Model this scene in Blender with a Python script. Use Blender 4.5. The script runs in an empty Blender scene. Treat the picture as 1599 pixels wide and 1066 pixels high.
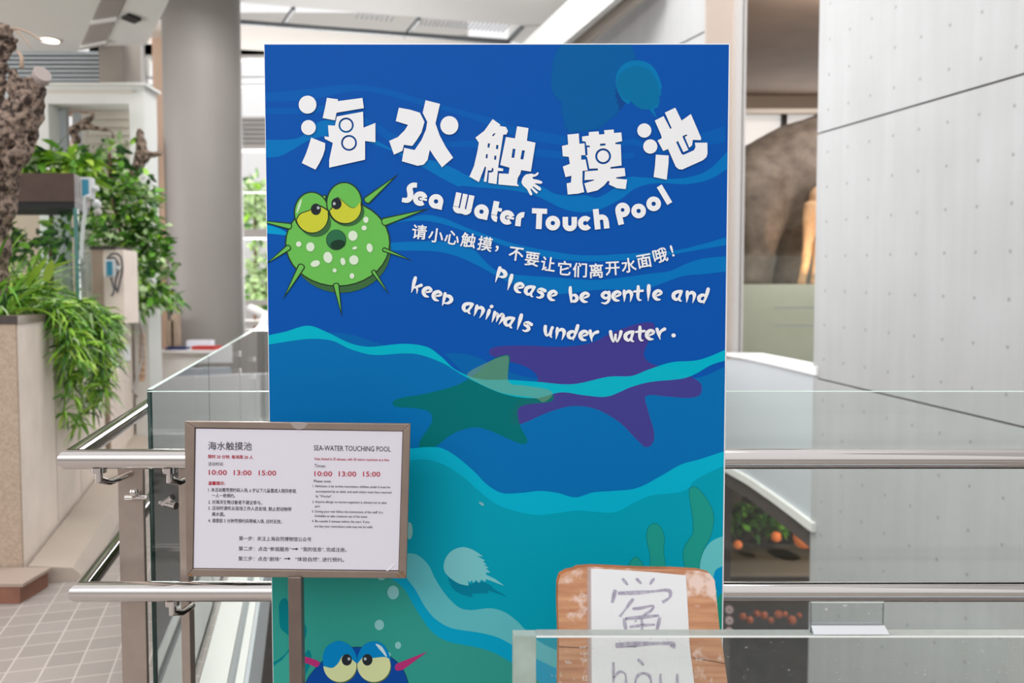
import bpy, bmesh, math, random
from mathutils import Vector, Matrix, noise
from mathutils.geometry import tessellate_polygon
random.seed(7)
SC = bpy.context.scene
COL = SC.collection
PI = math.pi

# ------------------------------------------------------------------ camera
F = 1300.0; W, H = 1599.0, 1066.0
PITCH = math.atan(63.0 / F)
EYE = Vector((0, 0, 1.45))
cd = bpy.data.cameras.new('camera'); cam = bpy.data.objects.new('camera', cd); COL.objects.link(cam)
cam.location = EYE; cam.rotation_euler = (PI / 2 - PITCH, 0, 0)
cd.sensor_width = 36; cd.lens = F / W * 36; cd.clip_start = .02; cd.clip_end = 200
cd.dof.use_dof = True; cd.dof.focus_distance = 1.95; cd.dof.aperture_fstop = 3.0
SC.camera = cam

# ------------------------------------------------------------------ world, lights, exposure
wd = bpy.data.worlds.new('world'); SC.world = wd; wd.use_nodes = True
nt = wd.node_tree; nt.nodes.clear()
wo = nt.nodes.new('ShaderNodeOutputWorld'); bg = nt.nodes.new('ShaderNodeBackground')
tc = nt.nodes.new('ShaderNodeTexCoord'); sx = nt.nodes.new('ShaderNodeSeparateXYZ')
mr = nt.nodes.new('ShaderNodeMapRange'); mr.inputs[1].default_value = -1; mr.inputs[2].default_value = 1
rp = nt.nodes.new('ShaderNodeValToRGB')
nt.links.new(tc.outputs['Generated'], sx.inputs[0]); nt.links.new(sx.outputs[2], mr.inputs[0])
nt.links.new(mr.outputs[0], rp.inputs[0]); nt.links.new(rp.outputs[0], bg.inputs[0]); nt.links.new(bg.outputs[0], wo.inputs[0])
e = rp.color_ramp.elements
e[0].position = 0.0; e[0].color = (.30, .26, .24, 1)
e[1].position = 1.0; e[1].color = (1.0, 1.0, 1.02, 1)
a_ = e.new(.47); a_.color = (.30, .265, .245, 1)
a_ = e.new(.52); a_.color = (.64, .62, .61, 1)
a_ = e.new(.62); a_.color = (.95, .94, .94, 1)
bg.inputs[1].default_value = 1.0

def area(name, loc, target, sx_, sy_, power, col=(1, 1, 1)):
    l = bpy.data.lights.new(name, 'AREA'); l.shape = 'RECTANGLE'; l.size = sx_; l.size_y = sy_; l.energy = power; l.color = col
    o = bpy.data.objects.new(name, l); COL.objects.link(o); o.location = loc
    o.rotation_euler = (Vector(target) - Vector(loc)).to_track_quat('-Z', 'Y').to_euler()
    return o
area('overhead_fill', (-1.6, 4.6, 8.2), (.8, 4.9, 0), 6, 5, 330, (1, .99, .97))  # unseen area light added above the void, for sign and wall
area('camera_side_fill', (-2.5, -5.0, 5.2), (-.6, 5, 1.6), 6, 3.4, 230, (1, .98, .96))  # fill added behind the camera, no window modelled there
area('back_left_fill', (-1.2, 5.5, 7.6), (-3.0, 10.5, .3), 3.5, 2.5, 400, (1, .99, .97))  # second overhead fill, added to lift the dim back left
area('left_ceiling_fill', (-11.5, 6.0, 1.6), (-5, 7.6, 4.0), 5, 2.2, 520, (1, .99, .97))  # out-of-view fill added to brighten the left ceiling
area('far_window_light', (-5.5, 19.8, 3.4), (-4.5, 8, 3.6), 7.5, 5.5, 1700, (1, 1, 1))

SC.view_settings.view_transform = 'Standard'; SC.view_settings.look = 'None'
SC.view_settings.gamma = 1; SC.view_settings.use_curve_mapping = False
SC.view_settings.exposure = 0.12

# ------------------------------------------------------------------ projection helpers
FWD = Vector((0, math.cos(PITCH), -math.sin(PITCH))); UP = Vector((0, math.sin(PITCH), math.cos(PITCH))); RT = Vector((1, 0, 0))
def ray(px, py):
    return FWD + RT * ((px - W / 2) / F) - UP * ((py - H / 2) / F)
def at(px, py, Y):
    d = ray(px, py); return EYE + d * (Y / d.y)
class Plane:
    def __init__(s, p, n): s.p = Vector(p); s.n = Vector(n).normalized()
    def __call__(s, px, py, off=0.0):
        d = ray(px, py); t = (s.p + s.n * off - EYE).dot(s.n) / d.dot(s.n); return EYE + d * t

# ------------------------------------------------------------------ materials
def lin(c):
    return tuple(((v / 255.) / 12.92 if v / 255. <= .04045 else ((v / 255. + .055) / 1.055) ** 2.4) for v in c)
MATS = {}
def mat(name, rgb, rough=.6, metal=0., spec=.4, alpha=1., var=0., scale=8., bump=0., rgb2=None, stretch=None, emit=0., ramp=(.3, .7)):
    if name in MATS: return MATS[name]
    m = bpy.data.materials.new(name); m.use_nodes = True; n = m.node_tree; b = n.nodes['Principled BSDF']
    c = lin(rgb); b.inputs['Base Color'].default_value = (*c, 1); b.inputs['Roughness'].default_value = rough
    b.inputs['Metallic'].default_value = metal; b.inputs['Specular IOR Level'].default_value = spec
    b.inputs['Alpha'].default_value = alpha
    if emit:
        b.inputs['Emission Color'].default_value = (*c, 1); b.inputs['Emission Strength'].default_value = emit
    if var or bump or rgb2:
        t = n.nodes.new('ShaderNodeTexCoord'); src = t.outputs['Object']
        if stretch:
            mp = n.nodes.new('ShaderNodeMapping'); mp.inputs['Scale'].default_value = stretch
            n.links.new(src, mp.inputs[0]); src = mp.outputs[0]
        no = n.nodes.new('ShaderNodeTexNoise'); no.inputs['Scale'].default_value = scale; no.inputs['Detail'].default_value = 6
        n.links.new(src, no.inputs['Vector'])
        if var or rgb2:
            r = n.nodes.new('ShaderNodeValToRGB'); r.color_ramp.elements[0].position = ramp[0]; r.color_ramp.elements[1].position = ramp[1]
            c2 = lin(rgb2) if rgb2 else tuple(min(1, v * (1 + var)) for v in c)
            c1 = c if rgb2 else tuple(v * (1 - var) for v in c)
            r.color_ramp.elements[0].color = (*c1, 1); r.color_ramp.elements[1].color = (*c2, 1)
            n.links.new(no.outputs[0], r.inputs[0]); n.links.new(r.outputs[0], b.inputs['Base Color'])
        if bump:
            bp = n.nodes.new('ShaderNodeBump'); bp.inputs['Strength'].default_value = bump; bp.inputs['Distance'].default_value = .02
            n.links.new(no.outputs[0], bp.inputs['Height']); n.links.new(bp.outputs[0], b.inputs['Normal'])
    MATS[name] = m; return m

def glass_mat(name, tint, refl=1.0, rough=0.0, dust=0.0, dustscale=60.):
    """clear architectural pane: tinted transmission, Fresnel reflection, a little dust"""
    m = bpy.data.materials.new(name); m.use_nodes = True; n = m.node_tree; n.nodes.clear()
    o = n.nodes.new('ShaderNodeOutputMaterial'); tr = n.nodes.new('ShaderNodeBsdfTransparent'); gl = n.nodes.new('ShaderNodeBsdfGlossy')
    tr.inputs[0].default_value = (*lin(tint), 1); gl.inputs['Roughness'].default_value = rough
    fr = n.nodes.new('ShaderNodeFresnel'); fr.inputs[0].default_value = 1.45
    mu = n.nodes.new('ShaderNodeMath'); mu.operation = 'MULTIPLY'; mu.inputs[1].default_value = refl
    mx = n.nodes.new('ShaderNodeMixShader')
    n.links.new(fr.outputs[0], mu.inputs[0]); n.links.new(mu.outputs[0], mx.inputs[0])
    n.links.new(tr.outputs[0], mx.inputs[1]); n.links.new(gl.outputs[0], mx.inputs[2])
    last = mx
    if dust:
        df = n.nodes.new('ShaderNodeBsdfDiffuse'); df.inputs[0].default_value = (.8, .82, .8, 1)
        t = n.nodes.new('ShaderNodeTexCoord'); no = n.nodes.new('ShaderNodeTexNoise'); no.inputs['Scale'].default_value = dustscale
        no.inputs['Detail'].default_value = 3
        r = n.nodes.new('ShaderNodeValToRGB'); r.color_ramp.elements[0].position = .66; r.color_ramp.elements[1].position = .75
        r.color_ramp.elements[0].color = (dust * .03,) * 3 + (1,); r.color_ramp.elements[1].color = (dust,) * 3 + (1,)
        m2 = n.nodes.new('ShaderNodeMixShader')
        n.links.new(t.outputs['Object'], no.inputs['Vector']); n.links.new(no.outputs[0], r.inputs[0]); n.links.new(r.outputs[0], m2.inputs[0])
        n.links.new(mx.outputs[0], m2.inputs[1]); n.links.new(df.outputs[0], m2.inputs[2]); last = m2
    n.links.new(last.outputs[0], o.inputs[0]); MATS[name] = m; return m

# ------------------------------------------------------------------ mesh builder
class MB:
    def __init__(s): s.v = []; s.f = []; s.mi = []; s.mats = []
    def m(s, material):
        if material not in s.mats: s.mats.append(material)
        return s.mats.index(material)
    def add(s, vs, fs, material):
        k = len(s.v); i = s.m(material); s.v += [Vector(p) for p in vs]
        for f in fs: s.f.append(tuple(k + q for q in f)); s.mi.append(i)
        return s
    def box(s, a, b, material):
        (x0, y0, z0), (x1, y1, z1) = a, b
        x0, x1 = sorted((x0, x1)); y0, y1 = sorted((y0, y1)); z0, z1 = sorted((z0, z1))
        return s.add([(x0,y0,z0),(x1,y0,z0),(x1,y1,z0),(x0,y1,z0),(x0,y0,z1),(x1,y0,z1),(x1,y1,z1),(x0,y1,z1)],
                     [(0,3,2,1),(4,5,6,7),(0,1,5,4),(1,2,6,5),(2,3,7,6),(3,0,4,7)], material)
    def obox(s, c, ux, uy, uz, material):
        """oriented box: centre and three half vectors"""
        c, ux, uy, uz = map(Vector, (c, ux, uy, uz)); vs = []
        for k in (-1, 1):
            for i, j in ((-1,-1),(1,-1),(1,1),(-1,1)): vs.append(c + ux * i + uy * j + uz * k)
        return s.add(vs, [(0,3,2,1),(4,5,6,7),(0,1,5,4),(1,2,6,5),(2,3,7,6),(3,0,4,7)], material)
    def prism(s, poly, z0, z1, material):
        n = len(poly)
        ar = sum(poly[i][0] * poly[(i + 1) % n][1] - poly[(i + 1) % n][0] * poly[i][1] for i in range(n))
        if ar < 0: poly = poly[::-1]
        vs = [(x, y, z0) for x, y in poly] + [(x, y, z1) for x, y in poly]
        fs = [tuple(range(n - 1, -1, -1)), tuple(range(n, 2 * n))] + [(i, (i + 1) % n, n + (i + 1) % n, n + i) for i in range(n)]
        return s.add(vs, fs, material)
    def quadslab(s, q, thick, material):
        """slab from four 3-D corners, thickened along its normal"""
        q = [Vector(p) for p in q]; nn = (q[1] - q[0]).cross(q[3] - q[0]).normalized() * thick
        vs = q + [p + nn for p in q]
        return s.add(vs, [(0,3,2,1),(4,5,6,7),(0,1,5,4),(1,2,6,5),(2,3,7,6),(3,0,4,7)], material)
    def tube(s, pts, r, material, n=16, cap=True):
        pts = [Vector(p) for p in pts]; N = len(pts); rs = r if isinstance(r, (list, tuple)) else [r] * N
        dirs = [(pts[i + 1] - pts[i]).normalized() for i in range(N - 1)]
        ref = Vector((0, 0, 1)) if abs(dirs[0].z) < .9 else Vector((1, 0, 0))
        u = (ref - dirs[0] * ref.dot(dirs[0])).normalized(); vs = []
        for i in range(N):
            d0 = dirs[max(0, i - 1)]; d1 = dirs[min(i, N - 2)]; b = (d0 + d1)
            b = b.normalized() if b.length > 1e-6 else d0
            u = (u - d0 * u.dot(d0)).normalized(); w = d0.cross(u)
            for k in range(n):
                a = 2 * PI * k / n; p = u * math.cos(a) * rs[i] + w * math.sin(a) * rs[i]
                den = d0.dot(b); t = -p.dot(b) / den if abs(den) > .2 else 0
                vs.append(pts[i] + p + d0 * t)
            u = (u - d1 * u.dot(d1)).normalized()
        fs = []
        for i in range(N - 1):
            for k in range(n): fs.append((i*n+k, i*n+(k+1)%n, (i+1)*n+(k+1)%n, (i+1)*n+k))
        if cap: fs += [tuple(range(n - 1, -1, -1)), tuple((N-1)*n + k for k in range(n))]
        return s.add(vs, fs, material)
    def lathe(s, c, prof, material, n=24):
        vs = []; fs = []; c = Vector(c)
        for r, z in prof:
            for k in range(n): vs.append(c + Vector((r * math.cos(2*PI*k/n), r * math.sin(2*PI*k/n), z)))
        for i in range(len(prof) - 1):
            for k in range(n): fs.append((i*n+k, i*n+(k+1)%n, (i+1)*n+(k+1)%n, (i+1)*n+k))
        fs += [tuple(range(n - 1, -1, -1)), tuple((len(prof)-1)*n + k for k in range(n))]
        return s.add(vs, fs, material)
    def ball(s, c, r, material, n=12, sq=(1, 1, 1)):
        c = Vector(c); vs = [c + Vector((0, 0, -r * sq[2]))]; fs = []; m_ = n // 2
        for i in range(1, m_):
            th = -PI/2 + PI * i / m_
            for k in range(n):
                ph = 2*PI*k/n; vs.append(c + Vector((r*sq[0]*math.cos(th)*math.cos(ph), r*sq[1]*math.cos(th)*math.sin(ph), r*sq[2]*math.sin(th))))
        vs.append(c + Vector((0, 0, r * sq[2]))); L = len(vs) - 1
        for k in range(n): fs.append((0, 1+(k+1)%n, 1+k)); fs.append((L, 1+(m_-2)*n+k, 1+(m_-2)*n+(k+1)%n))
        for i in range(m_ - 2):
            for k in range(n): fs.append((1+i*n+k, 1+i*n+(k+1)%n, 1+(i+1)*n+(k+1)%n, 1+(i+1)*n+k))
        return s.add(vs, fs, material)
    def blade(s, p, d, length, width, droop, material, seg=5, roll=0., fold=True):
        """one leaf: a curved tapering ribbon growing from p along d and drooping"""
        p = Vector(p); d = Vector(d).normalized(); vs = []; fs = []
        side = d.cross(Vector((0, 0, 1))); side = side.normalized() if side.length > .05 else Vector((1, 0, 0))
        side = Matrix.Rotation(roll, 3, d) @ side
        for i in range(seg + 1):
            t = i / seg; w = width * (math.sin(PI * (0.12 + .88 * t)) ** .7 if t < .999 else 0.02) * .5
            vs += [p + side * w, p - side * w]
            if i < seg:
                p = p + d * (length / seg); d = (d + Vector((0, 0, -droop / seg))).normalized()
        for i in range(seg): fs.append((2*i, 2*i+1, 2*i+3, 2*i+2))
        return s.add(vs, fs, material)
    def build(s, name, parent=None, smooth=None, bevel=0.):
        me = bpy.data.meshes.new(name); me.from_pydata([tuple(p) for p in s.v], [], s.f)
        for m_ in s.mats: me.materials.append(m_)
        me.polygons.foreach_set('material_index', s.mi)
        o = bpy.data.objects.new(name, me); COL.objects.link(o)
        if smooth:
            me.polygons.foreach_set('use_smooth', [True] * len(me.polygons))
            if smooth < 3: me.set_sharp_from_angle(angle=smooth)
        me.update()
        if bevel:
            b = o.modifiers.new('bevel', 'BEVEL'); b.width = bevel; b.segments = 2; b.limit_method = 'ANGLE'
        if parent:
            o.parent = parent; o.matrix_parent_inverse = Matrix.Translation(parent.location).inverted()
        return o
def thing(name, label, cat, loc, group=None):
    o = bpy.data.objects.new(name, None); o.empty_display_size = .1; COL.objects.link(o); o.location = Vector(loc)
    o['label'] = label; o['category'] = cat
    if group: o['group'] = group
    return o
def tag(o, label, cat, group=None, kind=None):
    o['label'] = label; o['category'] = cat
    if group: o['group'] = group
    if kind: o['kind'] = kind
    return o
def struct(o):
    o['kind'] = 'structure'; return o

# ------------------------------------------------------------------ material library
M = {}
M['concrete_plain'] = mat('plain_concrete', (205, 206, 207), .8, var=.05, scale=3, bump=.05)
M['white_paint'] = mat('white_paint', (226, 225, 222), .6, var=.02, scale=2)
M['cool_white'] = mat('cool_white_paint', (188, 193, 199), .6)
M['steel'] = mat('brushed_steel', (205, 198, 192), .24, metal=1., var=.04, scale=30)
M['chrome'] = mat('polished_steel', (206, 201, 198), .10, metal=1.)
M['post_steel'] = mat('satin_post_steel', (168, 155, 146), .36, metal=.8, var=.05, scale=25)
M['frame_steel'] = mat('dull_brown_steel', (140, 125, 115), .42, metal=.6, var=.08, scale=25)
M['stone'] = mat('beige_stone', (243, 228, 217), .7, var=.06, scale=5)
M['stone_gravel'] = mat('tan_gravel_stone', (170, 150, 132), .8, rgb2=(192, 172, 154), scale=70, bump=.1)
M['cap'] = mat('dark_stone_cap', (74, 66, 62), .4, var=.15, scale=20)
M['glass'] = glass_mat('balustrade_glass', (252, 255, 253), 1.1)
M['edge'] = mat('green_glass_edge', (18, 70, 66), .1, spec=.6)
M['tank_glass'] = glass_mat('aquarium_glass', (244, 250, 247), .25)
M['acrylic'] = glass_mat('tank_acrylic', (254, 255, 254), .45, dust=.45, dustscale=170)
M['clear'] = glass_mat('clear_acrylic', (248, 250, 250), 1.0, dust=.4, dustscale=120)
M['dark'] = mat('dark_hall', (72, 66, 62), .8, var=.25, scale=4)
M['black'] = mat('matt_black', (28, 28, 30), .6)
M['white'] = mat('plain_white', (235, 235, 236), .5)

# ------------------------------------------------------------------ SETTING
def xg(Y): return -1.01 - .25 * (Y - 2.29)           # line of the side glass in plan
def tile_mat():
    m = bpy.data.materials.new('grey_floor_tiles'); m.use_nodes = True; n = m.node_tree; b = n.nodes['Principled BSDF']
    t = n.nodes.new('ShaderNodeTexCoord'); mp = n.nodes.new('ShaderNodeMapping'); mp.inputs['Rotation'].default_value = (0, 0, -math.atan(.32))
    br = n.nodes.new('ShaderNodeTexBrick'); br.offset = 0.0; br.inputs['Scale'].default_value = 1
    br.inputs['Brick Width'].default_value = .13; br.inputs['Row Height'].default_value = .13
    br.inputs['Mortar Size'].default_value = .004; br.inputs['Mortar Smooth'].default_value = .3
    br.inputs['Color1'].default_value = (*lin((159, 150, 145)), 1); br.inputs['Color2'].default_value = (*lin((148, 140, 135)), 1)
    br.inputs['Mortar'].default_value = (*lin((190, 181, 175)), 1)
    n.links.new(t.outputs['Object'], mp.inputs[0]); n.links.new(mp.outputs[0], br.inputs['Vector']); n.links.new(br.outputs[0], b.inputs['Base Color'])
    b.inputs['Roughness'].default_value = .42
    return m
fl = MB(); tm = tile_mat()
fl.prism([(-11, -6), (6, -6), (6, 2.42), (xg(2.42) + .02, 2.42), (xg(18) + .02, 18), (-11, 18)], -.3, 0, tm)
struct(fl.build('floor'))
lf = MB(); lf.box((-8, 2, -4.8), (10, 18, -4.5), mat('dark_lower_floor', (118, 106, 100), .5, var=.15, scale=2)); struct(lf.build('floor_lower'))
# white kerb with a groove on the rim of the void, under the side glass
tr = MB(); d_ = Vector((-.243, .970, 0)); nrm = Vector((.970, .243, 0))
def kerb(o0, o1, z0, z1, m_):
    for Y0, Y1 in ((2.5, 17.9),):
        p = [Vector((xg(Y0), Y0, 0)) + nrm * o0, Vector((xg(Y0), Y0, 0)) + nrm * o1, Vector((xg(Y1), Y1, 0)) + nrm * o1, Vector((xg(Y1), Y1, 0)) + nrm * o0]
        tr.prism([(q.x, q.y) for q in p], z0, z1, m_)
kerb(.025, .125, -.3, .012, M['white_paint']); kerb(.125, .155, -.3, -.02, mat('grey_groove', (150, 155, 158), .6)); kerb(.155, .185, -.3, .005, M['white_paint'])
kerb(.185, .20, -.42, -.02, M['cool_white'])
struct(tr.build('trim_1'))

# right concrete wall with slightly climbing joints and tie holes
def concrete_mat():
    m = bpy.data.materials.new('fair_faced_concrete'); m.use_nodes = True; n = m.node_tree; b = n.nodes['Principled BSDF']
    t = n.nodes.new('ShaderNodeTexCoord'); mp = n.nodes.new('ShaderNodeMapping'); mp.inputs['Scale'].default_value = (9, 9, .5)
    no = n.nodes.new('ShaderNodeTexNoise'); no.inputs['Scale'].default_value = 1.2; no.inputs['Detail'].default_value = 5
    n2 = n.nodes.new('ShaderNodeTexNoise'); n2.inputs['Scale'].default_value = 1.6; n2.inputs['Detail'].default_value = 8
    mx = n.nodes.new('ShaderNodeMath'); mx.operation = 'ADD'
    r = n.nodes.new('ShaderNodeValToRGB'); r.color_ramp.elements[0].position = .75; r.color_ramp.elements[1].position = 1.25
    r.color_ramp.elements[0].position = .38; r.color_ramp.elements[1].position = .62
    hv = n.nodes.new('ShaderNodeMath'); hv.operation = 'MULTIPLY'; hv.inputs[1].default_value = .5
    r.color_ramp.elements[0].color = (*lin((172, 173, 174)), 1); r.color_ramp.elements[1].color = (*lin((180, 181, 183)), 1)
    n.links.new(t.outputs['Object'], mp.inputs[0]); n.links.new(mp.outputs[0], no.inputs['Vector']); n.links.new(t.outputs['Object'], n2.inputs['Vector'])
    n.links.new(no.outputs[0], mx.inputs[0]); n.links.new(n2.outputs[0], mx.inputs[1]); n.links.new(mx.outputs[0], hv.inputs[0])
    n.links.new(hv.outputs[0], r.inputs[0]); n.links.new(r.outputs[0], b.inputs['Base Color'])
    b.inputs['Roughness'].default_value = .75
    return m
CONC = concrete_mat()
WA = Vector((2.25, 6.2, 0)); WD = Vector((.1867, -.9824, 0)); WN = Vector((-.9824, -.1867, 0)); LEN = 7.4
CL = .038                                             # climb of the joints along the wall, towards the back
MOR = mat('dark_joint', (118, 116, 114), .9); HOLE = mat('tie_hole', (150, 150, 150), .9)
wl = MB()
zs = [-4.8, .88, 2.68, 4.48, 7.2]; J = .013
def wp(s_, z, off=0.): return WA + WD * s_ - WN * off + Vector((0, 0, z))
for i in range(len(zs) - 1):                         # each course a slab, open joints between them
    def zz(z, s_, top):
        if z in (zs[0], zs[-1]): return z
        return z - CL * s_ + (-J / 2 if top else J / 2)
    q = [wp(0, zz(zs[i], 0, 0)), wp(LEN, zz(zs[i], LEN, 0)), wp(LEN, zz(zs[i+1], LEN, 1)), wp(0, zz(zs[i+1], 0, 1))]
    wl.add(q + [p - WN * .3 for p in q], [(0,1,2,3),(7,6,5,4),(0,4,5,1),(1,5,6,2),(2,6,7,3),(3,7,4,0)], CONC)
q = [wp(.02, -4.8, .02), wp(LEN, -4.8, .02), wp(LEN, 7.2, .02), wp(.02, 7.2, .02)]
wl.add(q + [p - WN * .26 for p in q], [(0,1,2,3),(7,6,5,4),(0,4,5,1),(1,5,6,2),(2,6,7,3),(3,7,4,0)], MOR)
rows = []
for b0 in (-.92, .88, 2.68): rows += [b0 + .15 + .25 * k for k in range(7)]
for z in rows:
    for k in range(16):
        s_ = .14 + .2475 * k; c = wp(s_, z - CL * s_) + WN * .0006; u = WD; v = Vector((0, 0, 1)); n_ = 10
        wl.add([c + u * (.011 * math.cos(2*PI*j/n_)) + v * (.011 * math.sin(2*PI*j/n_)) for j in range(n_)], [tuple(range(n_))], HOLE)
struct(wl.build('wall_right'))

# far concrete wall above the sign, brown pillar and metal jamb of the opening
bw = MB(); P0 = Vector((2.05, 9.0, 0)); P1 = Vector((1.02, 11.5, 0)); dd = (P1 - P0)
def fw(t, z): return P0 + dd * t + Vector((0, 0, z))
zj = 4.30
for z0, z1 in ((-1, zj), (zj + .02, 7.2)):
    q = [fw(0, z0), fw(1, z0), fw(1, z1), fw(0, z1)]; nb = Vector((.924, .381, 0)) * .3
    bw.add(q + [p + nb for p in q], [(3,2,1,0),(4,5,6,7),(0,1,5,4),(1,2,6,5),(2,3,7,6),(3,0,4,7)], CONC)
struct(bw.build('wall_back'))
pl = MB(); pl.box((2.05, 8.95, -.3), (2.36, 9.35, 7.2), mat('taupe_plaster', (178, 164, 154), .8)); struct(pl.build('trim_2'))
jb = MB()
jb.box((2.34, 8.80, .3), (2.40, 8.95, 7.2), mat('pale_aluminium', (200, 197, 195), .45, metal=.3))
jb.box((2.40, 8.82, .3), (2.418, 8.95, 7.2), mat('grey_aluminium', (140, 138, 138), .45, metal=.3)); jb.box((2.418, 8.80, .3), (2.44, 8.95, 7.2), mat('pale_aluminium', (200, 197, 195)))
struct(jb.build('trim_3'))

# parapet of the opposite balcony (white coping, cool grey face), curving away behind the sign
pp = [(2.262, 6.15), (2.262, 6.6), (2.258, 7.1), (2.235, 7.8), (2.17, 8.4), (2.02, 9.0), (1.75, 9.5), (1.30, 9.9), (.7, 10.2), (-.2, 10.4), (-1.2, 10.5), (-2.6, 10.6)]
def ribbon(mb, pts, w, z0, z1, m_, zf=None):
    L = []; R = []
    for i, p in enumerate(pts):
        a = Vector(pts[max(0, i - 1)]); b = Vector(pts[min(len(pts) - 1, i + 1)]); d = (b - a).normalized(); nn = Vector((d.y, -d.x))
        L.append(Vector(p)); R.append(Vector(p) + nn * w)
    for i in range(len(pts) - 1):
        f0 = zf(i) if zf else 0; f1 = zf(i + 1) if zf else 0
        vs = [(*L[i], z0), (*R[i], z0), (*R[i+1], z0), (*L[i+1], z0), (*L[i], z1 + f0), (*R[i], z1 + f0), (*R[i+1], z1 + f1), (*L[i+1], z1 + f1)]
        mb.add(vs, [(0,3,2,1),(4,5,6,7),(0,1,5,4),(1,2,6,5),(2,3,7,6),(3,0,4,7)], m_)
pa = MB(); zf = lambda i: -.035 * max(0, i - 3)
ribbon(pa, pp, .10, -.20, .90, M['cool_white'], zf); ribbon(pa, [(x - .015, y - .015) for x, y in pp], .13, .90, .965, M['white'], zf)
ribbon(pa, [(x - .03, y - .02) for x, y in pp], .5, -.27, -.20, M['white_paint']); ribbon(pa, pp, .8, -.42, -.27, M['cap'])
pa.box((-2.9, 10.26, -3.2), (-.3, 10.34, .56), M['white'])  # white panel added for the side glass to reflect
struct(pa.build('wall_far'))

# lower hall under the balcony
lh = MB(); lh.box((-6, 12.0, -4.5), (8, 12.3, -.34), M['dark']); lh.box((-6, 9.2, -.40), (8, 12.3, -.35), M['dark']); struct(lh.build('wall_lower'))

# room behind the opening on the right: ceiling, walls, window band
rm = MB(); BR = mat('brown_plaster', (120, 100, 86), .85, var=.08, scale=2)
rm.box((2.3, 9.0, 5.0), (9, 16, 5.2), BR); struct(rm.build('ceiling_right'))
rb = MB(); rb.box((2.3, 14.6, 4.78), (9, 15.0, 5.0), mat('taupe_beam', (150, 134, 120), .8)); struct(rb.build('trim_4'))
rw = MB(); GW = mat('grey_room_wall', (150, 148, 146), .8)
rw.box((2.3, 15.5, -.3), (9, 15.7, 2.9), GW); rw.box((2.3, 15.5, 4.94), (9, 15.7, 5.0), BR); rw.box((9, 9, -.3), (9.2, 16, 5.0), GW); rw.box((2.3, 9.4, -.3), (2.45, 15.6, 5.0), GW)
struct(rw.build('wall_room'))
wn = MB(); WF = mat('dark_window_frame', (70, 68, 70), .5)
for x in (2.45, 5.0, 6.6, 8.2): wn.box((x - .05, 15.45, 2.9), (x + .05, 15.6, 4.94), WF)
wn.box((2.45, 15.45, 4.88), (9, 15.6, 4.94), WF); wn.box((2.45, 15.45, 2.9), (9, 15.6, 3.0), WF)
wn.box((2.45, 15.53, 3.0), (9, 15.55, 4.88), mat('daylight_glow_pane', (236, 232, 230), .4, emit=.55)); struct(wn.build('window_1'))  # pane glows by itself to stand in for daylight
area('room_window_light', (5.6, 15.3, 3.9), (4.6, 10, 2.2), 5.5, 1.4, 160)
area('animal_room_fill', (4.2, 9.6, 4.9), (4.0, 12.2, 2.6), 2.5, .5, 120, (1, .95, .88))  # fill added to brighten the animals, no fitting here
pf = MB(); pf.box((2.46, 10.4, -.3), (8.9, 15.4, 1.66), mat('cream_platform', (240, 238, 220), .7, var=.02)); struct(pf.build('floor_platform'))
gb = thing('platform_balustrade', 'frameless glass balustrade in front of the cream platform with the animals', 'balustrade', (3.4, 10.1, .3))
for x0, x1 in ((2.45, 3.72), (3.73, 5.2)):
    g = MB(); g.box((x0, 10.1, .3), (x1, 10.115, 2.0), M['glass']); g.build('glass_panel', gb)
g = MB()
for z in (1.36, 1.14): g.box((3.2, 10.14, z), (4.6, 10.15, z + .02), M['white'])
g.box((2.45, 10.05, .0), (5.2, 10.2, .3), M['cool_white']); g.build('base_rail', gb)

# ceilings on the left, bands below them
CE = mat('ceiling_paint', (212, 210, 206), .7)
Zc = 4.15
def cz(px, py): p = at(px, py, 5); t = (Zc - EYE.z) / (p.z - EYE.z); return EYE + (p - EYE) * t
ce = MB()
a, b = cz(157, 0), cz(122, 80); c, d = cz(189, 0), cz(162, 72)
dirv = (b - a).normalized()
def ext(p, k): return p - dirv * k
for poly in ([ext(a, 4), b, Vector((-12, b.y, Zc)), Vector((-12, ext(a, 4).y, Zc))], [ext(c, 4), ext(cz(230, 0), 4) , cz(229, 70), d]):
    ce.prism([(p.x, p.y) for p in poly], Zc, Zc + .25, CE)
struct(ce.build('ceiling'))
vt = thing('air_vent', 'long slatted air grille in the white ceiling above the plants', 'vent', (b + d) / 2)
v = MB(); q = [(p.x, p.y) for p in (ext(a, 1.5), ext(c, 1.5), d, b)]; v.prism(q, Zc + .02, Zc + .1, mat('vent_back', (96, 90, 86), .8)); v.build('backing', vt)
v = MB(); L = 34
A0 = ext(a, 1.2); C0 = ext(c, 1.2)
for k in range(L):
    t = k / L; p0 = A0.lerp(b, t); p1 = C0.lerp(d, t); p0.z = p1.z = Zc
    v.obox((p0 + p1) / 2, (p1 - p0) / 2, dirv * .018, (0, 0, .012), mat('vent_slat', (150, 143, 137), .6))
v.build('slat', vt)
for t in (.62, .92):
    v = MB(); p0 = A0.lerp(b, t); p1 = C0.lerp(d, t); v.obox((p0 + p1) / 2 - Vector((0, 0, .01)), (p1 - p0) / 2, dirv * .04, (0, 0, .015), CE); v.build('cross_bar', vt)
p = cz(78, 62)
dl = thing('downlight', 'round lit downlight in the white ceiling at upper left', 'light', p)
v = MB(); v.lathe(p, [(.10, -.008), (.10, 0.0)], CE); v.build('trim_ring', dl)
v = MB(); v.lathe(p - Vector((0, 0, .012)), [(.085, -.004), (.085, 0)], mat('lit_lamp', (255, 246, 232), .5, emit=2.5)); v.build('lamp', dl)
p = cz(205, 27)
v = MB(); v.obox(p - Vector((0, 0, .012)), (.055, -.05, 0), (.03, .07, 0), (0, 0, .012), M['black'])
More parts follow.
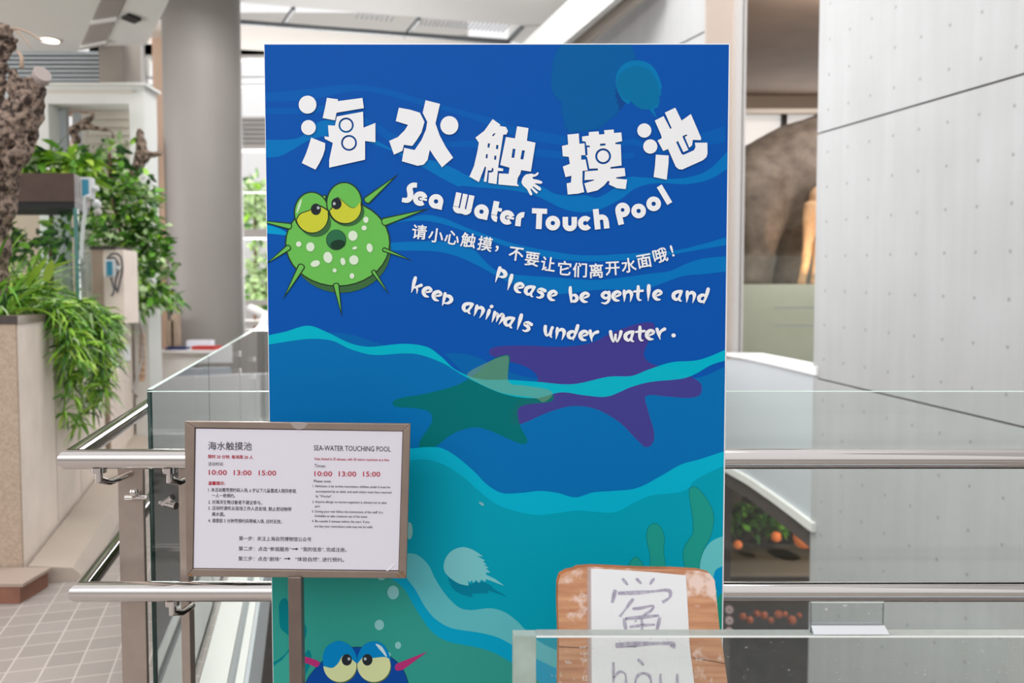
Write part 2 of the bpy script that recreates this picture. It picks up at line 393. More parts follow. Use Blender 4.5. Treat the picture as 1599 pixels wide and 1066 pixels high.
tag(v.build('ceiling_speaker'), 'small dark square fitting on the ceiling beside the air grille', 'speaker')

# bands under the ceiling: grey louvre, brown beam, pillar
lv = MB(); z1 = 4.15; Y = 9.15
for k in range(10):
    zz_ = 4.13 - k * .046
    lv.obox((-6.3, Y, zz_ - .3 * 0), (1.86, 0, 0), (0, .02, .014), (0, -.006, .008), mat('blue_grey_louvre', (176, 184, 188), .5))
lv.box((-8.2, Y + .03, 3.68), (-4.43, Y + .08, 4.15), mat('louvre_back', (92, 100, 104), .7)); lv.box((-8.2, Y - .03, 3.66), (-4.42, Y + .05, 3.71), M['cool_white'])
struct(lv.build('window_2'))
bm_ = MB(); bm_.box((-9, 9.3, 3.55), (-4.4, 9.6, 3.68), mat('brown_beam', (150, 128, 116), .8)); struct(bm_.build('trim_5'))
bb = MB(); bb.box((-12, 11.1, 0), (-4.75, 11.3, 3.56), mat('brown_wall', (165, 146, 132), .85)); struct(bb.build('wall_left'))
gp = MB(); gp.box((-4.40, 9.0, 0), (-4.15, 9.44, 4.3), mat('grey_pillar', (150, 142, 134), .85, var=.1, scale=1.2)); struct(gp.build('trim_6'))

# white portal with an inner frame and slatted shutter
Yp = 8.4
def X(px, Y_): return (px - W / 2) / F * Y_
def Z(py, Y_): return EYE.z + (470 - py) / F * Y_
po = MB(); WPm = mat('portal_white', (224, 225, 222), .55)
x0, x1, x2, x3 = X(66, Yp), X(84, Yp), X(209, Yp), X(232, Yp)
po.box((x0, Yp, 0), (x1, Yp + .3, Z(166, Yp)), WPm); po.box((x2, Yp, 0), (x3, Yp + .3, Z(166, Yp)), WPm)
po.box((x0, Yp, Z(166, Yp)), (x3, Yp + .3, Z(140, Yp)), WPm); po.box((x0 - .05, Yp - .06, Z(140, Yp)), (x3 + .04, Yp + .32, Z(136, Yp)), WPm)
po.box((x0 + .1, Yp - .015, Z(150, Yp)), (x3 - .1, Yp, Z(146, Yp)), mat('portal_strip', (214, 205, 196), .6))
xi = X(104, Yp + .3)
po.box((x1, Yp + .2, 0), (x1 + .07, Yp + .26, Z(166, Yp)), M['cool_white']); po.box((x1 + .14, Yp + .2, 0), (x1 + .2, Yp + .26, Z(172, Yp)), M['cool_white'])
for k in range(26):
    z_ = Z(170, Yp) - .085 * k; po.obox((( x1 + x2) / 2 + .1, Yp + .4, z_), ((x2 - x1) / 2 - .1, 0, 0), (0, .015, .04), (0, -.003, .003), mat('shutter_slat', (232, 226, 214), .6))
po.box((x1, Yp + .45, 0), (x2, Yp + .48, Z(166, Yp)), mat('shutter_back', (205, 200, 190), .7))
struct(po.build('door_1'))

# back window wall
Yb_ = 19.0
wb = MB(); FR = mat('window_wall_frame', (196, 194, 190), .6); FD = mat('window_mullion', (132, 132, 134), .5)
xl_, xr_ = -9.5, -1.0
for z0, z1 in ((6.9, 7.3), (Z(62, Yb_), Z(28, Yb_)), (Z(92, Yb_), Z(64, Yb_)), (Z(236, Yb_), Z(186, Yb_)), (Z(372, Yb_), Z(358, Yb_)), (Z(476, Yb_), Z(468, Yb_)), (Z(508, Yb_), Z(500, Yb_))):
    wb.box((xl_, Yb_, z0), (xr_, Yb_ + .3, z1), FR)
for py in (137, 125, 300): wb.box((xl_, Yb_ + .05, Z(py + 1, Yb_)), (xr_, Yb_ + .2, Z(py - 1, Yb_)), FD)
for px in (232, 254, 372, 460): wb.box((X(px - 3, Yb_), Yb_ - .05, 0), (X(px + 3, Yb_), Yb_ + .3, 7.3), FR)
for k in range(6): wb.box((xl_, Yb_ - .03, Z(192 + 7 * k, Yb_)), (xr_, Yb_, Z(190 + 7 * k, Yb_)), FD)
wb.box((xl_, Yb_, -.3), (xr_, Yb_ + .3, Z(515, Yb_)), FR)
struct(wb.build('window_3'))
# white ceiling over the back with its open skylight strip
Zs = 5.55
def cs(px, py): p = at(px, py, 5); t = (Zs - EYE.z) / (p.z - EYE.z); return EYE + (p - EYE) * t
u0, u1 = cs(300, -2), cs(816, 40); l0, l1 = cs(300, 26), cs(794, 63)
sk = MB(); CW = mat('skylight_soffit', (222, 222, 220), .65)
du = (u1 - u0).normalized(); U0 = u0 - du * 3; L0 = l0 - (l1 - l0).normalized() * 3
sk.prism([(p.x, p.y) for p in (U0, u1, u1 + Vector((3.5, -1.2, 0)), U0 + Vector((0.6, -1.6, 0)))], Zs, Zs + .3, CW)
sk.prism([(p.x, p.y) for p in (L0, l1, l1 + Vector((.4, 1.5, 0)), L0 + Vector((-.5, 1.5, 0)))], Zs, Zs + .02, mat('warm_soffit', (224, 218, 210), .7))
sk.prism([(p.x, p.y) for p in (u1, u1 + Vector((1.1, .25, 0)), l1 + Vector((1.0, 1.0, 0)), l1)], Zs, Zs + .3, CW)
struct(sk.build('ceiling_back'))
sf = MB(); BAR = mat('skylight_bar', (96, 100, 104), .5)
for px_u, py_u, px_l, py_l in ((459, 13, 441, 39), (655, 29, 631, 57), (816, 41, 793, 65)):
    p0, p1 = cs(px_u, py_u), cs(px_l, py_l); dd_ = (p1 - p0); s_ = Vector((-dd_.y, dd_.x, 0)).normalized() * .02
    sf.obox((p0 + p1) / 2, dd_ / 2, s_, (0, 0, .03), BAR)
dl_ = (l1 - L0); sf.obox((L0 + l1) / 2 - Vector((0, 0, .03)), dl_ / 2, (0.0, .035, 0), (0, 0, .03), BAR)
for i in range(22):
    t0 = i / 22; p0 = cs(660 + (812 - 660) * t0, 30 + 11 * t0); p1 = cs(650 + (790 - 650) * t0, 49 + 11 * t0)
    if i < 0: continue
    dd_ = p1 - p0; s_ = Vector((-dd_.y, dd_.x, 0)).normalized() * .008; sf.obox((p0 + p1) / 2 + Vector((0, 0, .1)), dd_ / 2, s_, (0, 0, .01), mat('skylight_louvre', (190, 196, 204), .5))
for i in range(8):
    t0 = i / 8; p0 = cs(566 + 62 * t0, 23 + 5 * t0); p1 = cs(556 + 62 * t0, 39 + 5 * t0)
    dd_ = p1 - p0; s_ = Vector((-dd_.y, dd_.x, 0)).normalized() * .008; sf.obox((p0 + p1) / 2 + Vector((0, 0, .1)), dd_ / 2, s_, (0, 0, .01), MATS['skylight_louvre'])
struct(sf.build('window_4'))
# white raking beam to the right of the skylight
rk = MB(); p0, p1 = at(975, -40, 9.6), at(835, 84, 11.6); dv = (p1 - p0) / 2
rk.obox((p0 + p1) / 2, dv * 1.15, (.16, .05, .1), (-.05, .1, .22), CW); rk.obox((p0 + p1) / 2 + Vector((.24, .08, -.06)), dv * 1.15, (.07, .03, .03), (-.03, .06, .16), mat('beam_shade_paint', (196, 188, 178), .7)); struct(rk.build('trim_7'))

# ------------------------------------------------------------------ GLASS RAILING
rl = thing('glass_railing', 'steel and glass railing with twin round handrails, turning a sharp corner at left', 'railing', (-1.0, 2.25, 0))
YR = 2.12; RR = .0255
zU = EYE.z - (718 - 470) / F * YR; zL = EYE.z - (930 - 470) / F * YR
def railrun(z, xc, pxtip):
    c = Vector((xc, YR, z)); d = Vector((-.2425, .970, 0))
    return [(3.0, YR, z), c, c + d * 3.2, c + d * 8.2]
b_ = MB(); b_.tube(railrun(zU, -1.135, 0), RR, M['chrome'], 24); b_.build('top_rail', rl, smooth=.6)
b_ = MB(); b_.tube(railrun(zL, -1.115, 0), RR, M['chrome'], 24); b_.build('lower_rail', rl, smooth=.6)
YG = 2.285; ZG = EYE.z - (612 - 470) / F * YG
def pane(c0, c1, z0, z1, t=.012):
    g = MB(); c0 = Vector(c0); c1 = Vector(c1); d = (c1 - c0).normalized(); n_ = Vector((-d.y, d.x)) * t / 2
    g.prism([tuple(c0 + n_), tuple(c1 + n_), tuple(c1 - n_), tuple(c0 - n_)], z0, z1, M['glass'])
    o = g.build('glass_panel', rl)
    k = MB(); e_ = .0025
    k.prism([tuple(c0 + n_ * 1.02), tuple(c0 + n_ * 1.02 + d * e_), tuple(c0 - n_ * 1.02 + d * e_), tuple(c0 - n_ * 1.02)], z0, z1, M['edge'])
    k.prism([tuple(c1 + n_ * 1.02), tuple(c1 + n_ * 1.02 - d * e_), tuple(c1 - n_ * 1.02 - d * e_), tuple(c1 - n_ * 1.02)], z0, z1, M['edge'])
    k.prism([tuple(c0 + n_), tuple(c1 + n_), tuple(c1 - n_), tuple(c0 - n_)], z1 + .0003, z1 + .002, mat('glass_top_edge', (214, 232, 226), .3))
    k.build('polished_edge', o); return o
xgl = X(229, YG)
pane((xgl, YG), (.10, YG), .08, ZG); pane((.115, YG), (1.75, YG), .08, ZG); pane((1.765, YG), (3.0, YG), .08, ZG)
sp = [(2.34, 3.73), (3.745, 5.53), (5.545, 7.16), (7.175, 9.0)]
for Y0, Y1 in sp: pane((xg(Y0), Y0), (xg(Y1), Y1), .015, 1.20)
# bent far end of the side glass with its white handrail
cv = [(xg(9.02), 9.02), (-2.80, 9.6), (-2.88, 10.2), (-2.98, 10.9), (-3.12, 11.6), (-3.32, 12.4)]
for i in range(len(cv) - 1): pane(cv[i], cv[i + 1], .015, 1.2 + .09 * i)
k = MB(); k.tube([(xg(7.6) - .12, 7.6, 1.05), (xg(9.0) - .1, 9.0, 1.06), (-2.95, 9.8, 1.14), (-3.1, 10.5, 1.27), (-3.45, 11.0, 1.36)], .05, M['white'], 12); k.build('far_handrail', rl, smooth=1)
# corner post plate, second post, clamps
k = MB(); k.box((X(190, 2.30), 2.255, 0), (X(229, 2.30), 2.27, zU - .02), M['post_steel'])
k.build('post', rl, bevel=.002)
k = MB(); k.box((X(278, 2.22), 2.20, 0), (X(292, 2.22), 2.235, zU - .03), M['post_steel']); k.build('post', rl, bevel=.002)
k = MB(); k.box((1.9, 2.20, 0), (1.925, 2.235, zU - .03), M['post_steel']); k.build('post', rl, bevel=.002)
k = MB(); k.box((X(445, 2.22), 2.20, 0), (X(459, 2.22), 2.235, zU - .03), M['post_steel']); k.build('post', rl, bevel=.002)
def clampset(xc, z, yb):
    k = MB(); k.tube([(xc, YR, z - .02), (xc, YR, z - .055), (xc + .012, YR + .03, z - .066), (xc + .02, yb, z - .066)], .009, M['chrome'], 10)
    k.lathe((xc, YR, z - RR - .004), [(.018, -.006), (.018, .008)], M['chrome'], 14); k.build('rail_bracket', rl, smooth=.7)
for z in (zU, zL):
    clampset(X(268, 2.15), z, 2.2); clampset(1.9, z, 2.2); clampset(X(440, 2.15), z, 2.2)
clampset(X(158, 2.15), zU, 2.26)
k = MB(); zc = Z(777, 2.26)
k.tube([(X(191, 2.25), 2.245, zc), (X(226, 2.25), 2.245, zc)], .0075, M['chrome'], 10); k.tube([(X(204, 2.25), 2.25, zc), (X(212, 2.25), 2.22, zc + .022)], .008, M['chrome'], 10)
k.lathe((X(212, 2.25), 2.22, zc + .016), [(.011, -.004), (.013, .004), (.009, .012)], M['chrome'], 12)
k.build('glass_clamp', rl, smooth=.7)
k = MB(); zc = Z(790, 2.26); k.tube([(X(240, 2.25), 2.265, zc + .002), (X(272, 2.25), 2.24, zc)], [.006, .010], M['chrome'], 10); k.tube([(X(246, 2.25), 2.262, zc), (X(264, 2.25), 2.25, zc + .022)], .009, M['chrome'], 10); k.build('glass_clamp', rl, smooth=.7)
for Y_, z_ in ((3.737, .33), (3.737, .24), (5.54, 1.10), (5.54, .98), (7.17, .95), (7.17, .80)):
    k = MB(); q = Vector((xg(Y_), Y_, z_)); k.obox(q, d_ * .022, nrm * .014, (0, 0, .018), M['frame_steel'] if Y_ < 4 else M['white']); k.build('glass_clamp', rl)

# ------------------------------------------------------------------ BIG SIGN
YB = 2.0
xl = at(420, 569, YB).x; xr = at(1132, 569, YB).x; zt = at(776, 69.5, YB).z; zb = .0
FACE = Plane((0, YB, 1), (0, -1, 0))
sb = thing('sign_board', 'tall blue printed sea water touch pool sign with green puffer fish, standing behind the tank', 'sign', ((xl + xr) / 2, YB + .012, 0))
k = MB(); k.box((xl - .002, YB, zb), (xr + .004, YB + .026, zt + .003), mat('white_board_edge', (226, 228, 232), .5)); k.build('panel', sb, bevel=.002)
k = MB()
for x in (xl + .15, xr - .15):
    k = MB(); k.box((x - .04, YB + .026, 0), (x + .04, YB + .060, .9), M['frame_steel']); k.build('back_strut', sb)

def cr(pts, closed=False, n=7):
    P = [Vector(p) for p in pts]; N = len(P); out = []
    rng = range(N) if closed else range(N - 1)
    for i in rng:
        if closed: p0, p1, p2, p3 = P[i-1], P[i], P[(i+1) % N], P[(i+2) % N]
        else: p0, p1, p2, p3 = P[max(0, i-1)], P[i], P[i+1], P[min(N-1, i+2)]
        for j in range(n):
            t = j / n
            out.append(.5 * ((2*p1) + (p2-p0)*t + (2*p0-5*p1+4*p2-p3)*t*t + (3*p1-p0-3*p2+p3)*t**3))
    if not closed: out.append(P[-1])
    return [(p.x, p.y) for p in out]
def ell(cx, cy, rx, ry, rot=0, n=36):
    c, s_ = math.cos(rot), math.sin(rot)
    return [(cx + rx*math.cos(2*PI*i/n)*c - ry*math.sin(2*PI*i/n)*s_, cy + rx*math.cos(2*PI*i/n)*s_ + ry*math.sin(2*PI*i/n)*c) for i in range(n)]
def crop(ox, oy, sc):
    return lambda pts: [(x / sc + ox, y / sc + oy) for x, y in pts]
c1 = crop(410, 60, 4.208); c2 = crop(780, 60, 4.265); c3 = crop(410, 260, 4.441); c4 = crop(610, 280, 3.075)
c5 = crop(410, 490, 2.190); c7 = crop(410, 800, 3.553); c8 = crop(780, 740, 3.271); k1 = crop(720, 170, 5.922); k2 = crop(990, 150, 7.108)
def clip2(poly, lo, hi, ax):
    for sgn, lim in ((1, lo), (-1, hi)):
        out = []
        for i in range(len(poly)):
            p, q = poly[i-1], poly[i]; dp, dq = sgn * (p[ax] - lim), sgn * (q[ax] - lim)
            if (dp >= 0) != (dq >= 0):
                t = dp / (dp - dq); out.append((p[0] + (q[0]-p[0])*t, p[1] + (q[1]-p[1])*t))
            if dq >= 0: out.append(q)
        poly = out
        if not poly: return poly
    return poly
LAYER = [0]
def paint(mb, poly, m_, holes=(), bump=True, plane=FACE, clip=True, lay=None, step=.00003):
    """one flat printed shape on the sign face (its outline given where it shows), a hair above the last one"""
    if bump and lay is None: LAYER[0] += 1
    off = (lay if lay is not None else LAYER[0]) * step
    loops = []
    for j, lp in enumerate([poly, *holes]):
        w = [plane(x, y) for x, y in lp]
        if clip:
            q = clip2([(p.x, p.z) for p in w], xl, xr, 0)
            if q: q = clip2(q, .02, zt, 1)
            if len(q) < 3:
                if j == 0: return
                continue
            w = [Vector((x, plane.p.y, z)) for x, z in q]
        loops.append([p + plane.n * off for p in w])
    if len(loops) == 1: loops[0] = [p for i, p in enumerate(loops[0]) if (p - loops[0][i-1]).length > 1e-6]
    vs = [p for lp in loops for p in lp]
    # tessellate in the plane
    u = plane.n.cross(Vector((0, 0, 1))).normalized(); v = u.cross(plane.n)
    tris = tessellate_polygon([[Vector((p.dot(u), p.dot(v), 0)) for p in lp] for lp in loops])
    fs = []
    for t in tris:
        nn = (vs[t[1]] - vs[t[0]]).cross(vs[t[2]] - vs[t[0]])
        fs.append(t if nn.dot(plane.n) >= 0 else t[::-1])
    mb.add(vs, fs, m_)
def ink(name, rgb, alpha=1.): return mat('ink_' + name, rgb, .5, spec=.07, alpha=alpha)
def fill(up): return up + [(1180, 1180), (380, 1180)]

A = MB()
paint(A, [(380, 40), (1180, 40), (1180, 1180), (380, 1180)], ink('deep_blue', (6, 82, 170)))
# faint upper bands
I1 = ink('band_faint', (4, 92, 176)); I2 = ink('band', (2, 114, 186))
paint(A, cr(c1([(15,360),(300,332),(560,303),(800,330),(1050,400),(1300,470),(1599,545)])) + cr(c1([(1599,575),(1300,500),(1050,440),(800,370),(600,345),(300,405),(15,412)])), I1)
paint(A, cr(c1([(15,460),(300,455),(500,440),(750,560),(900,640),(1200,680),(1599,650)])) + cr(c1([(1599,700),(1200,715),(880,690),(740,610),(500,480),(300,495),(15,495)])), I1)
paint(A, cr(k1([(0,10),(150,60),(350,130),(700,200),(1000,260),(1250,300),(1599,280)])) + cr([(1030,228),(1132,197)]) + cr([(1132,222),(1030,240)]) + cr(k1([(1600,330),(1250,350),(900,330),(500,250),(200,130),(0,60)])), I1)
paint(A, cr(k1([(0,290),(300,330),(600,360),(900,390),(1300,430),(1599,400)])) + cr(k1([(1599,450),(1300,480),(900,460),(500,420),(0,340)])), I1)
# main upper band
up = cr(c1([(15,665),(170,665),(260,640),(370,550),(480,535),(600,580),(750,672),(850,725),(960,770),(1060,790),(1180,820),(1300,875)])) + cr([(720,269.6),(733.5,274.7),(760,279),(800,283),(838,288),(865,301.7),(885,305),(914,305),(931,308.5),(945,303),(960,293),(979,277),(1005,277),(1038,279),(1073,277),(1108,264),(1145,226)])
lo = cr([(1145,258),(1132,266),(1108,280),(1073,287.5),(1038,286),(1014,287.4),(991,295),(972,309),(954,319),(930,329),(902,331),(875,324),(855,314),(830,303.4),(796,296.6),(754,293),(720,290)]) + cr(c1([(1290,975),(1200,930),(1060,850),(1000,820),(850,740),(690,680),(560,640),(420,640),(300,672),(200,730),(110,775),(15,782)]))
paint(A, up + lo, I2)
# band under the English title
up = cr(c4([(-200,230),(-60,215),(60,195),(150,171),(250,185),(400,245),(600,310),(800,350),(950,365),(1150,356),(1350,343),(1480,315),(1630,272)]))
lo = cr(c4([(1630,312),(1400,352),(1250,378),(1050,392),(900,392),(750,375),(600,335),(480,296),(350,247),(200,203),(60,203),(-60,235),(-200,260)]))
paint(A, up + lo, I2)
up = cr(c4([(-20,304),(200,296),(320,308),(400,338),(450,390),(500,432),(560,450),(650,462),(780,470),(900,480),(1000,482),(1120,470),(1250,452),(1340,440),(1420,405),(1500,380),(1630,368)]))
lo = cr(c4([(1630,440),(1500,455),(1400,465),(1280,508),(1200,530),(1000,530),(850,548),(760,548),(660,520),(560,490),(430,420),(320,370),(200,345),(-20,342)]))
paint(A, up + lo, I2)
paint(A, cr(c3([(20,402),(60,410),(120,430),(175,460)])) + cr(c3([(170,478),(100,470),(20,462)])), ink('band_cyan', (0, 152, 204)))
# crab silhouettes at the top
def jag(pts, amp, seed, n=4):
    r = random.Random(seed); out = []
    for i in range(len(pts) - 1):
        p, q = Vector(pts[i]), Vector(pts[i+1]); d = q - p; nn = Vector((-d.y, d.x)).normalized()
        for j in range(n):
            t = j / n; out.append(tuple(p + d*t)); out.append(tuple(p + d*(t + .3/n) + nn * amp * r.uniform(.4, 1.2)))
    return out + [pts[-1]]
paint(A, cr(c2([(345,330),(350,200),(375,100),(420,30)])) + c2([(880,30)]) + cr(c2([(885,60),(905,130),(900,250),(860,380)])) + jag(c2([(800,470),(720,545),(640,600),(540,610),(465,620),(430,540),(420,420),(360,370)]), -5, 1), ink('silhouette', (2, 92, 158)))
paint(A, cr(c2([(905,130),(912,250),(870,380),(800,480)])) + jag(c2([(790,470),(765,380),(770,300)]), 3, 5, 2) + c2([(860,200)]), ink('silhouette_edge', (20, 80, 156), .7))
paint(A, cr(c2([(772,290),(785,225),(830,170),(890,148),(950,150),(1010,178),(1055,240),(1082,320)])) + jag(c2([(1070,360),(1058,400),(1050,460)]), -4, 2) + c2([(1025,470),(1050,535),(1000,475)]) + jag(c2([(985,470),(930,470),(870,420)]), 4, 3) + cr(c2([(860,440),(820,410),(785,350)])), ink('small_silhouette', (0, 118, 176)))
paint(A, cr(c2([(778,310),(800,240),(860,195),(930,185),(1000,215),(1040,270),(1062,350),(1055,430),(1000,470),(930,465),(870,415),(820,390)]), True), ink('small_silhouette_in', (2, 110, 160)))
# lower seas
paint(A, cr(c5([(620,135),(680,135),(740,150),(800,180),(880,210),(950,222)])) + c5([(900,260),(700,215)]), ink('swell', (2, 98, 168)))
paint(A, cr(c5([(222,62),(300,70),(380,95),(430,110)])) + c5([(300,110)]), ink('swell', (2, 98, 168)))
st_up = cr(c5([(0,78),(25,72),(80,60),(155,40),(220,62),(300,100),(370,112),(480,102),(560,112),(610,145),(660,190),(740,222),(840,225),(940,232),(1060,240),(1180,215),(1260,212),(1320,190),(1400,165),(1500,155),(1620,105)]))
st_lo = cr(c5([(1620,150),(1540,172),(1480,205),(1430,222),(1330,232),(1260,250),(1180,282),(1100,278),(1020,268),(930,288),(820,272),(700,218),(620,170),(540,140),(480,135),(380,140),(300,120),(240,92),(170,85),(100,92),(0,108)]))
up2 = cr(c5([(0,108),(100,92),(170,85),(240,92),(300,120),(380,140),(480,135),(540,140),(620,170),(700,218),(820,272),(930,288),(1020,268),(1100,278),(1180,282),(1260,250),(1330,232),(1430,225),(1500,215),(1550,195),(1620,160)]))
paint(A, fill(up2), ink('mid_blue', (2, 108, 174)))
paint(A, cr(c5([(775,130),(800,112),(900,108),(1020,112),(1120,100),(1200,62),(1290,32),(1335,32),(1338,60),(1312,110),(1305,145),(1335,172),(1420,195),(1490,230),(1502,258),(1490,280),(1450,287),(1380,282),(1312,280),(1318,330),(1338,400),(1335,440),(1310,455),(1280,430),(1220,370),(1140,325),(1060,315),(980,335),(900,370),(865,378),(845,358),(862,310),(910,260),(942,220),(900,180),(800,150)]), True), ink('purple_star', (78, 66, 152), .72))
paint(A, cr(c5([(445,303),(470,288),(560,272),(660,245),(720,210),(780,160),(820,142),(845,145),(842,190),(840,235),(900,245),(970,255),(993,275),(985,300),(900,310),(872,330),(880,380),(905,430),(893,445),(860,435),(780,400),(720,388),(650,410),(590,455),(560,466),(537,458),(540,430),(578,370),(570,335),(520,322),(460,318)]), True), ink('green_star', (2, 124, 118), .72))
paint(A, st_up + st_lo, ink('cyan_stripe', (0, 192, 214), .80))
paint(A, cr(c5([(700,205),(770,165),(820,146),(842,150),(842,232),(900,245),(975,258),(990,278),(960,302),(930,287),(820,270),(740,236)]), True), ink('green_star_pale', (130, 190, 150), .35))
paint(A, fill(cr(c5([(0,470),(300,470),(500,460),(560,455),(610,458),(660,485),(720,535),(770,585),(820,612),(880,612),(950,605),(1010,612),(1070,627),(1130,610),(1200,605),(1280,595),(1360,555),(1430,515),(1500,495),(1620,455)]))), ink('cyan', (0, 172, 202)))
paint(A, fill(cr(c5([(0,520),(300,505),(500,500),(560,497),(620,515),(690,560),(740,605),(800,650),(870,675),(940,687),(1010,680),(1080,672),(1200,678),(1270,645),(1330,620),(1440,605),(1490,560),(1620,500)]))), ink('teal', (0, 154, 178)))
# sand bands and green ground
sU = cr(c7([(600,230),(700,222),(800,225),(860,235),(920,290),(960,370),(1020,460),(1090,525),(1160,540),(1260,530),(1340,550),(1410,600),(1470,660),(1560,730),(1700,790)]))
paint(A, fill(sU), ink('pale_band', (92, 182, 190)))
paint(A, fill(cr(c7([(600,240),(700,250),(770,310),(805,370),(850,430),(900,520),(960,590),(1050,640),(1200,665),(1300,690),(1380,730),(1480,790),(1600,850)]))), ink('azure_band', (0, 156, 194)))
paint(A, fill(cr(c7([(-60,330),(300,340),(600,345),(720,370),(790,430),(830,500),(880,580),(940,660),(1030,715),(1180,745),(1280,775),(1370,825),(1480,890),(1580,980)]))), ink('sea_green', (48, 148, 136)))
paint(A, cr(c7([(35,845),(80,820),(140,765),(148,690),(100,640),(92,560),(92,510),(112,476),(135,480),(152,520),(180,560),(222,600),(245,640),(240,690),(222,730),(225,790),(255,760),(272,795),(262,850),(240,900),(215,1000),(35,1000)]), True), ink('left_weed', (0, 120, 130)))
paint(A, cr(c7([(52,870),(110,815),(148,780),(160,900),(120,1000),(52,1000)]), True), ink('left_ground', (56, 156, 142)))
# right edge swell, weeds
paint(A, cr(c8([(1180,310),(1137,318),(1080,345),(1040,400),(1020,480),(1030,560),(1100,600),(1180,580)]), True), ink('right_swell', (100, 192, 196)))
paint(A, cr(c8([(1180,455),(1137,470),(1100,495),(1095,560),(1137,640),(1180,640)]), True), ink('right_blue', (0, 146, 196)))
paint(A, cr(c8([(1180,590),(1137,605),(1110,650),(1090,760),(1090,900),(1180,900)]), True), ink('right_green', (30, 148, 128)))
GW_ = ink('weed', (30, 150, 138)); GO = ink('weed_line', (16, 84, 84))
def outlined(pts, m_, mo, w, closed=True, smooth=True):
    p = cr(pts, True) if smooth else pts; n_ = len(p); ar = sum(p[i-1][0]*p[i][1] - p[i][0]*p[i-1][1] for i in range(n_)); o = []
    for i in range(n_):
        a_1, b_1 = Vector(p[i-1]), Vector(p[(i+1) % n_]); d = (b_1 - a_1)
        d = d.normalized() if d.length > 0 else Vector((1, 0)); nn = Vector((d.y, -d.x)) * (1 if ar > 0 else -1)
        o.append((p[i][0] + nn.x*w, p[i][1] + nn.y*w))
    paint(A, o, mo); paint(A, p, m_)
outlined(c8([(985,66),(970,80),(972,130),(985,210),(990,280),(985,310),(950,360),(937,410),(945,470),(955,600),(1020,600),(1020,490),(1025,440),(1040,390),(1075,320),(1092,250),(1088,190),(1060,130),(1020,80),(1000,66)]), GW_, GO, .5)
outlined(c8([(790,252),(765,265),(752,300),(755,350),(768,410),(770,485),(775,600),(848,600),(848,485),(840,420),(838,370),(842,330),(832,290),(812,260)]), GW_, GO, .5)
outlined(c8([(695,423),(670,445),(655,485),(650,560),(740,560),(740,485),(722,445)]), GW_, GO, .5)
# horseshoe crab
paint(A, cr(c7([(1030,360),(1080,390),(1140,400),(1180,385)])) + c7([(1230,385),(1265,402),(1280,420),(1360,468),(1250,430),(1255,446),(1160,450),(1165,468)]) + cr(c7([(1165,468),(1110,455),(1060,425),(1032,375)])), ink('crab_shade', (0, 124, 152)))
paint(A, cr(c7([(1040,360),(1012,330),(1005,290),(1020,245),(1055,208),(1110,191),(1165,205),(1225,243)])) + c7([(1190,240),(1212,252),(1236,266),(1222,270),(1245,290),(1225,288),(1255,305),(1240,310),(1265,332),(1240,332),(1240,343),(1290,367),(1342,406),(1240,368),(1236,385),(1215,370),(1200,390),(1185,372),(1170,390),(1160,375),(1150,388),(1140,376),(1142,405)]) + cr(c7([(1142,405),(1090,393),(1045,365)])), ink('crab', (118, 194, 200)))
BU = ink('bubble', (128, 188, 188))
for x, y, rx, ry in ((725,442,32,38), (648,622,26,29), (752,735,17,20), (815,100,18,48), (702,785,10,12), (660,362,20,12)): paint(A, ell(*c7([(x, y)])[0], rx/3.553, ry/3.553), BU)
paint(A, ell(752, 786, 2, 4.6, -1.0), ink('scuff', (120, 178, 190)))

# blue fish at the bottom
NB = ink('fish_blue', (10, 70, 150)); LB = ink('fish_lid', (0, 128, 190)); YE = ink('fish_eye', (204, 214, 160)); BK = ink('black', (38, 44, 50)); WH = ink('highlight', (170, 180, 182)); OL = ink('olive', (92, 112, 60)); MG = ink('magenta', (172, 48, 112))
outlined(c7([(235,990),(250,925),(290,870),(350,810),(430,765),(520,746),(610,760),(700,795),(765,850),(800,920),(810,990),(790,1100),(520,1200),(260,1100)]), NB, ink('fish_line', (20, 50, 70)), .8)
paint(A, cr(c7([(205,795),(240,798),(300,818),(318,835),(300,856),(260,840),(205,818)]), True), MG)
paint(A, c7([(735,850),(745,836),(915,770),(780,870),(748,876),(736,868)]), MG)
for cx, cy, r in ((430,838,92), (618,838,92)):
    paint(A, ell(*c7([(cx + 4, cy + 14)])[0], r/3.553, r/3.553), OL); paint(A, ell(*c7([(cx, cy + 8)])[0], r/3.553, (r)/3.553), YE)
paint(A, cr(c7([(340,860),(335,800),(355,745),(400,715),(440,712),(490,740),(520,790),(522,835)])) + c7([(470,790),(445,792)]) + cr(c7([(440,800),(415,840),(385,860),(340,850)])), LB)
paint(A, cr(c7([(525,838),(530,790),(560,735),(610,713),(655,720),(690,755),(712,810)])) + cr(c7([(712,815),(680,800),(640,802),(606,806)])) + c7([(600,790),(570,786)]), LB)
for cx in (468, 582):
    paint(A, ell(*c7([(cx, 815)])[0], 8, 9), BK)
for cx in (480, 570): paint(A, ell(*c7([(cx, 810)])[0], 2.2, 2.4), WH)
paint(A, cr(c7([(628,728),(660,740),(685,780),(688,800),(665,775)]), True), ink('shine', (190, 214, 222)))

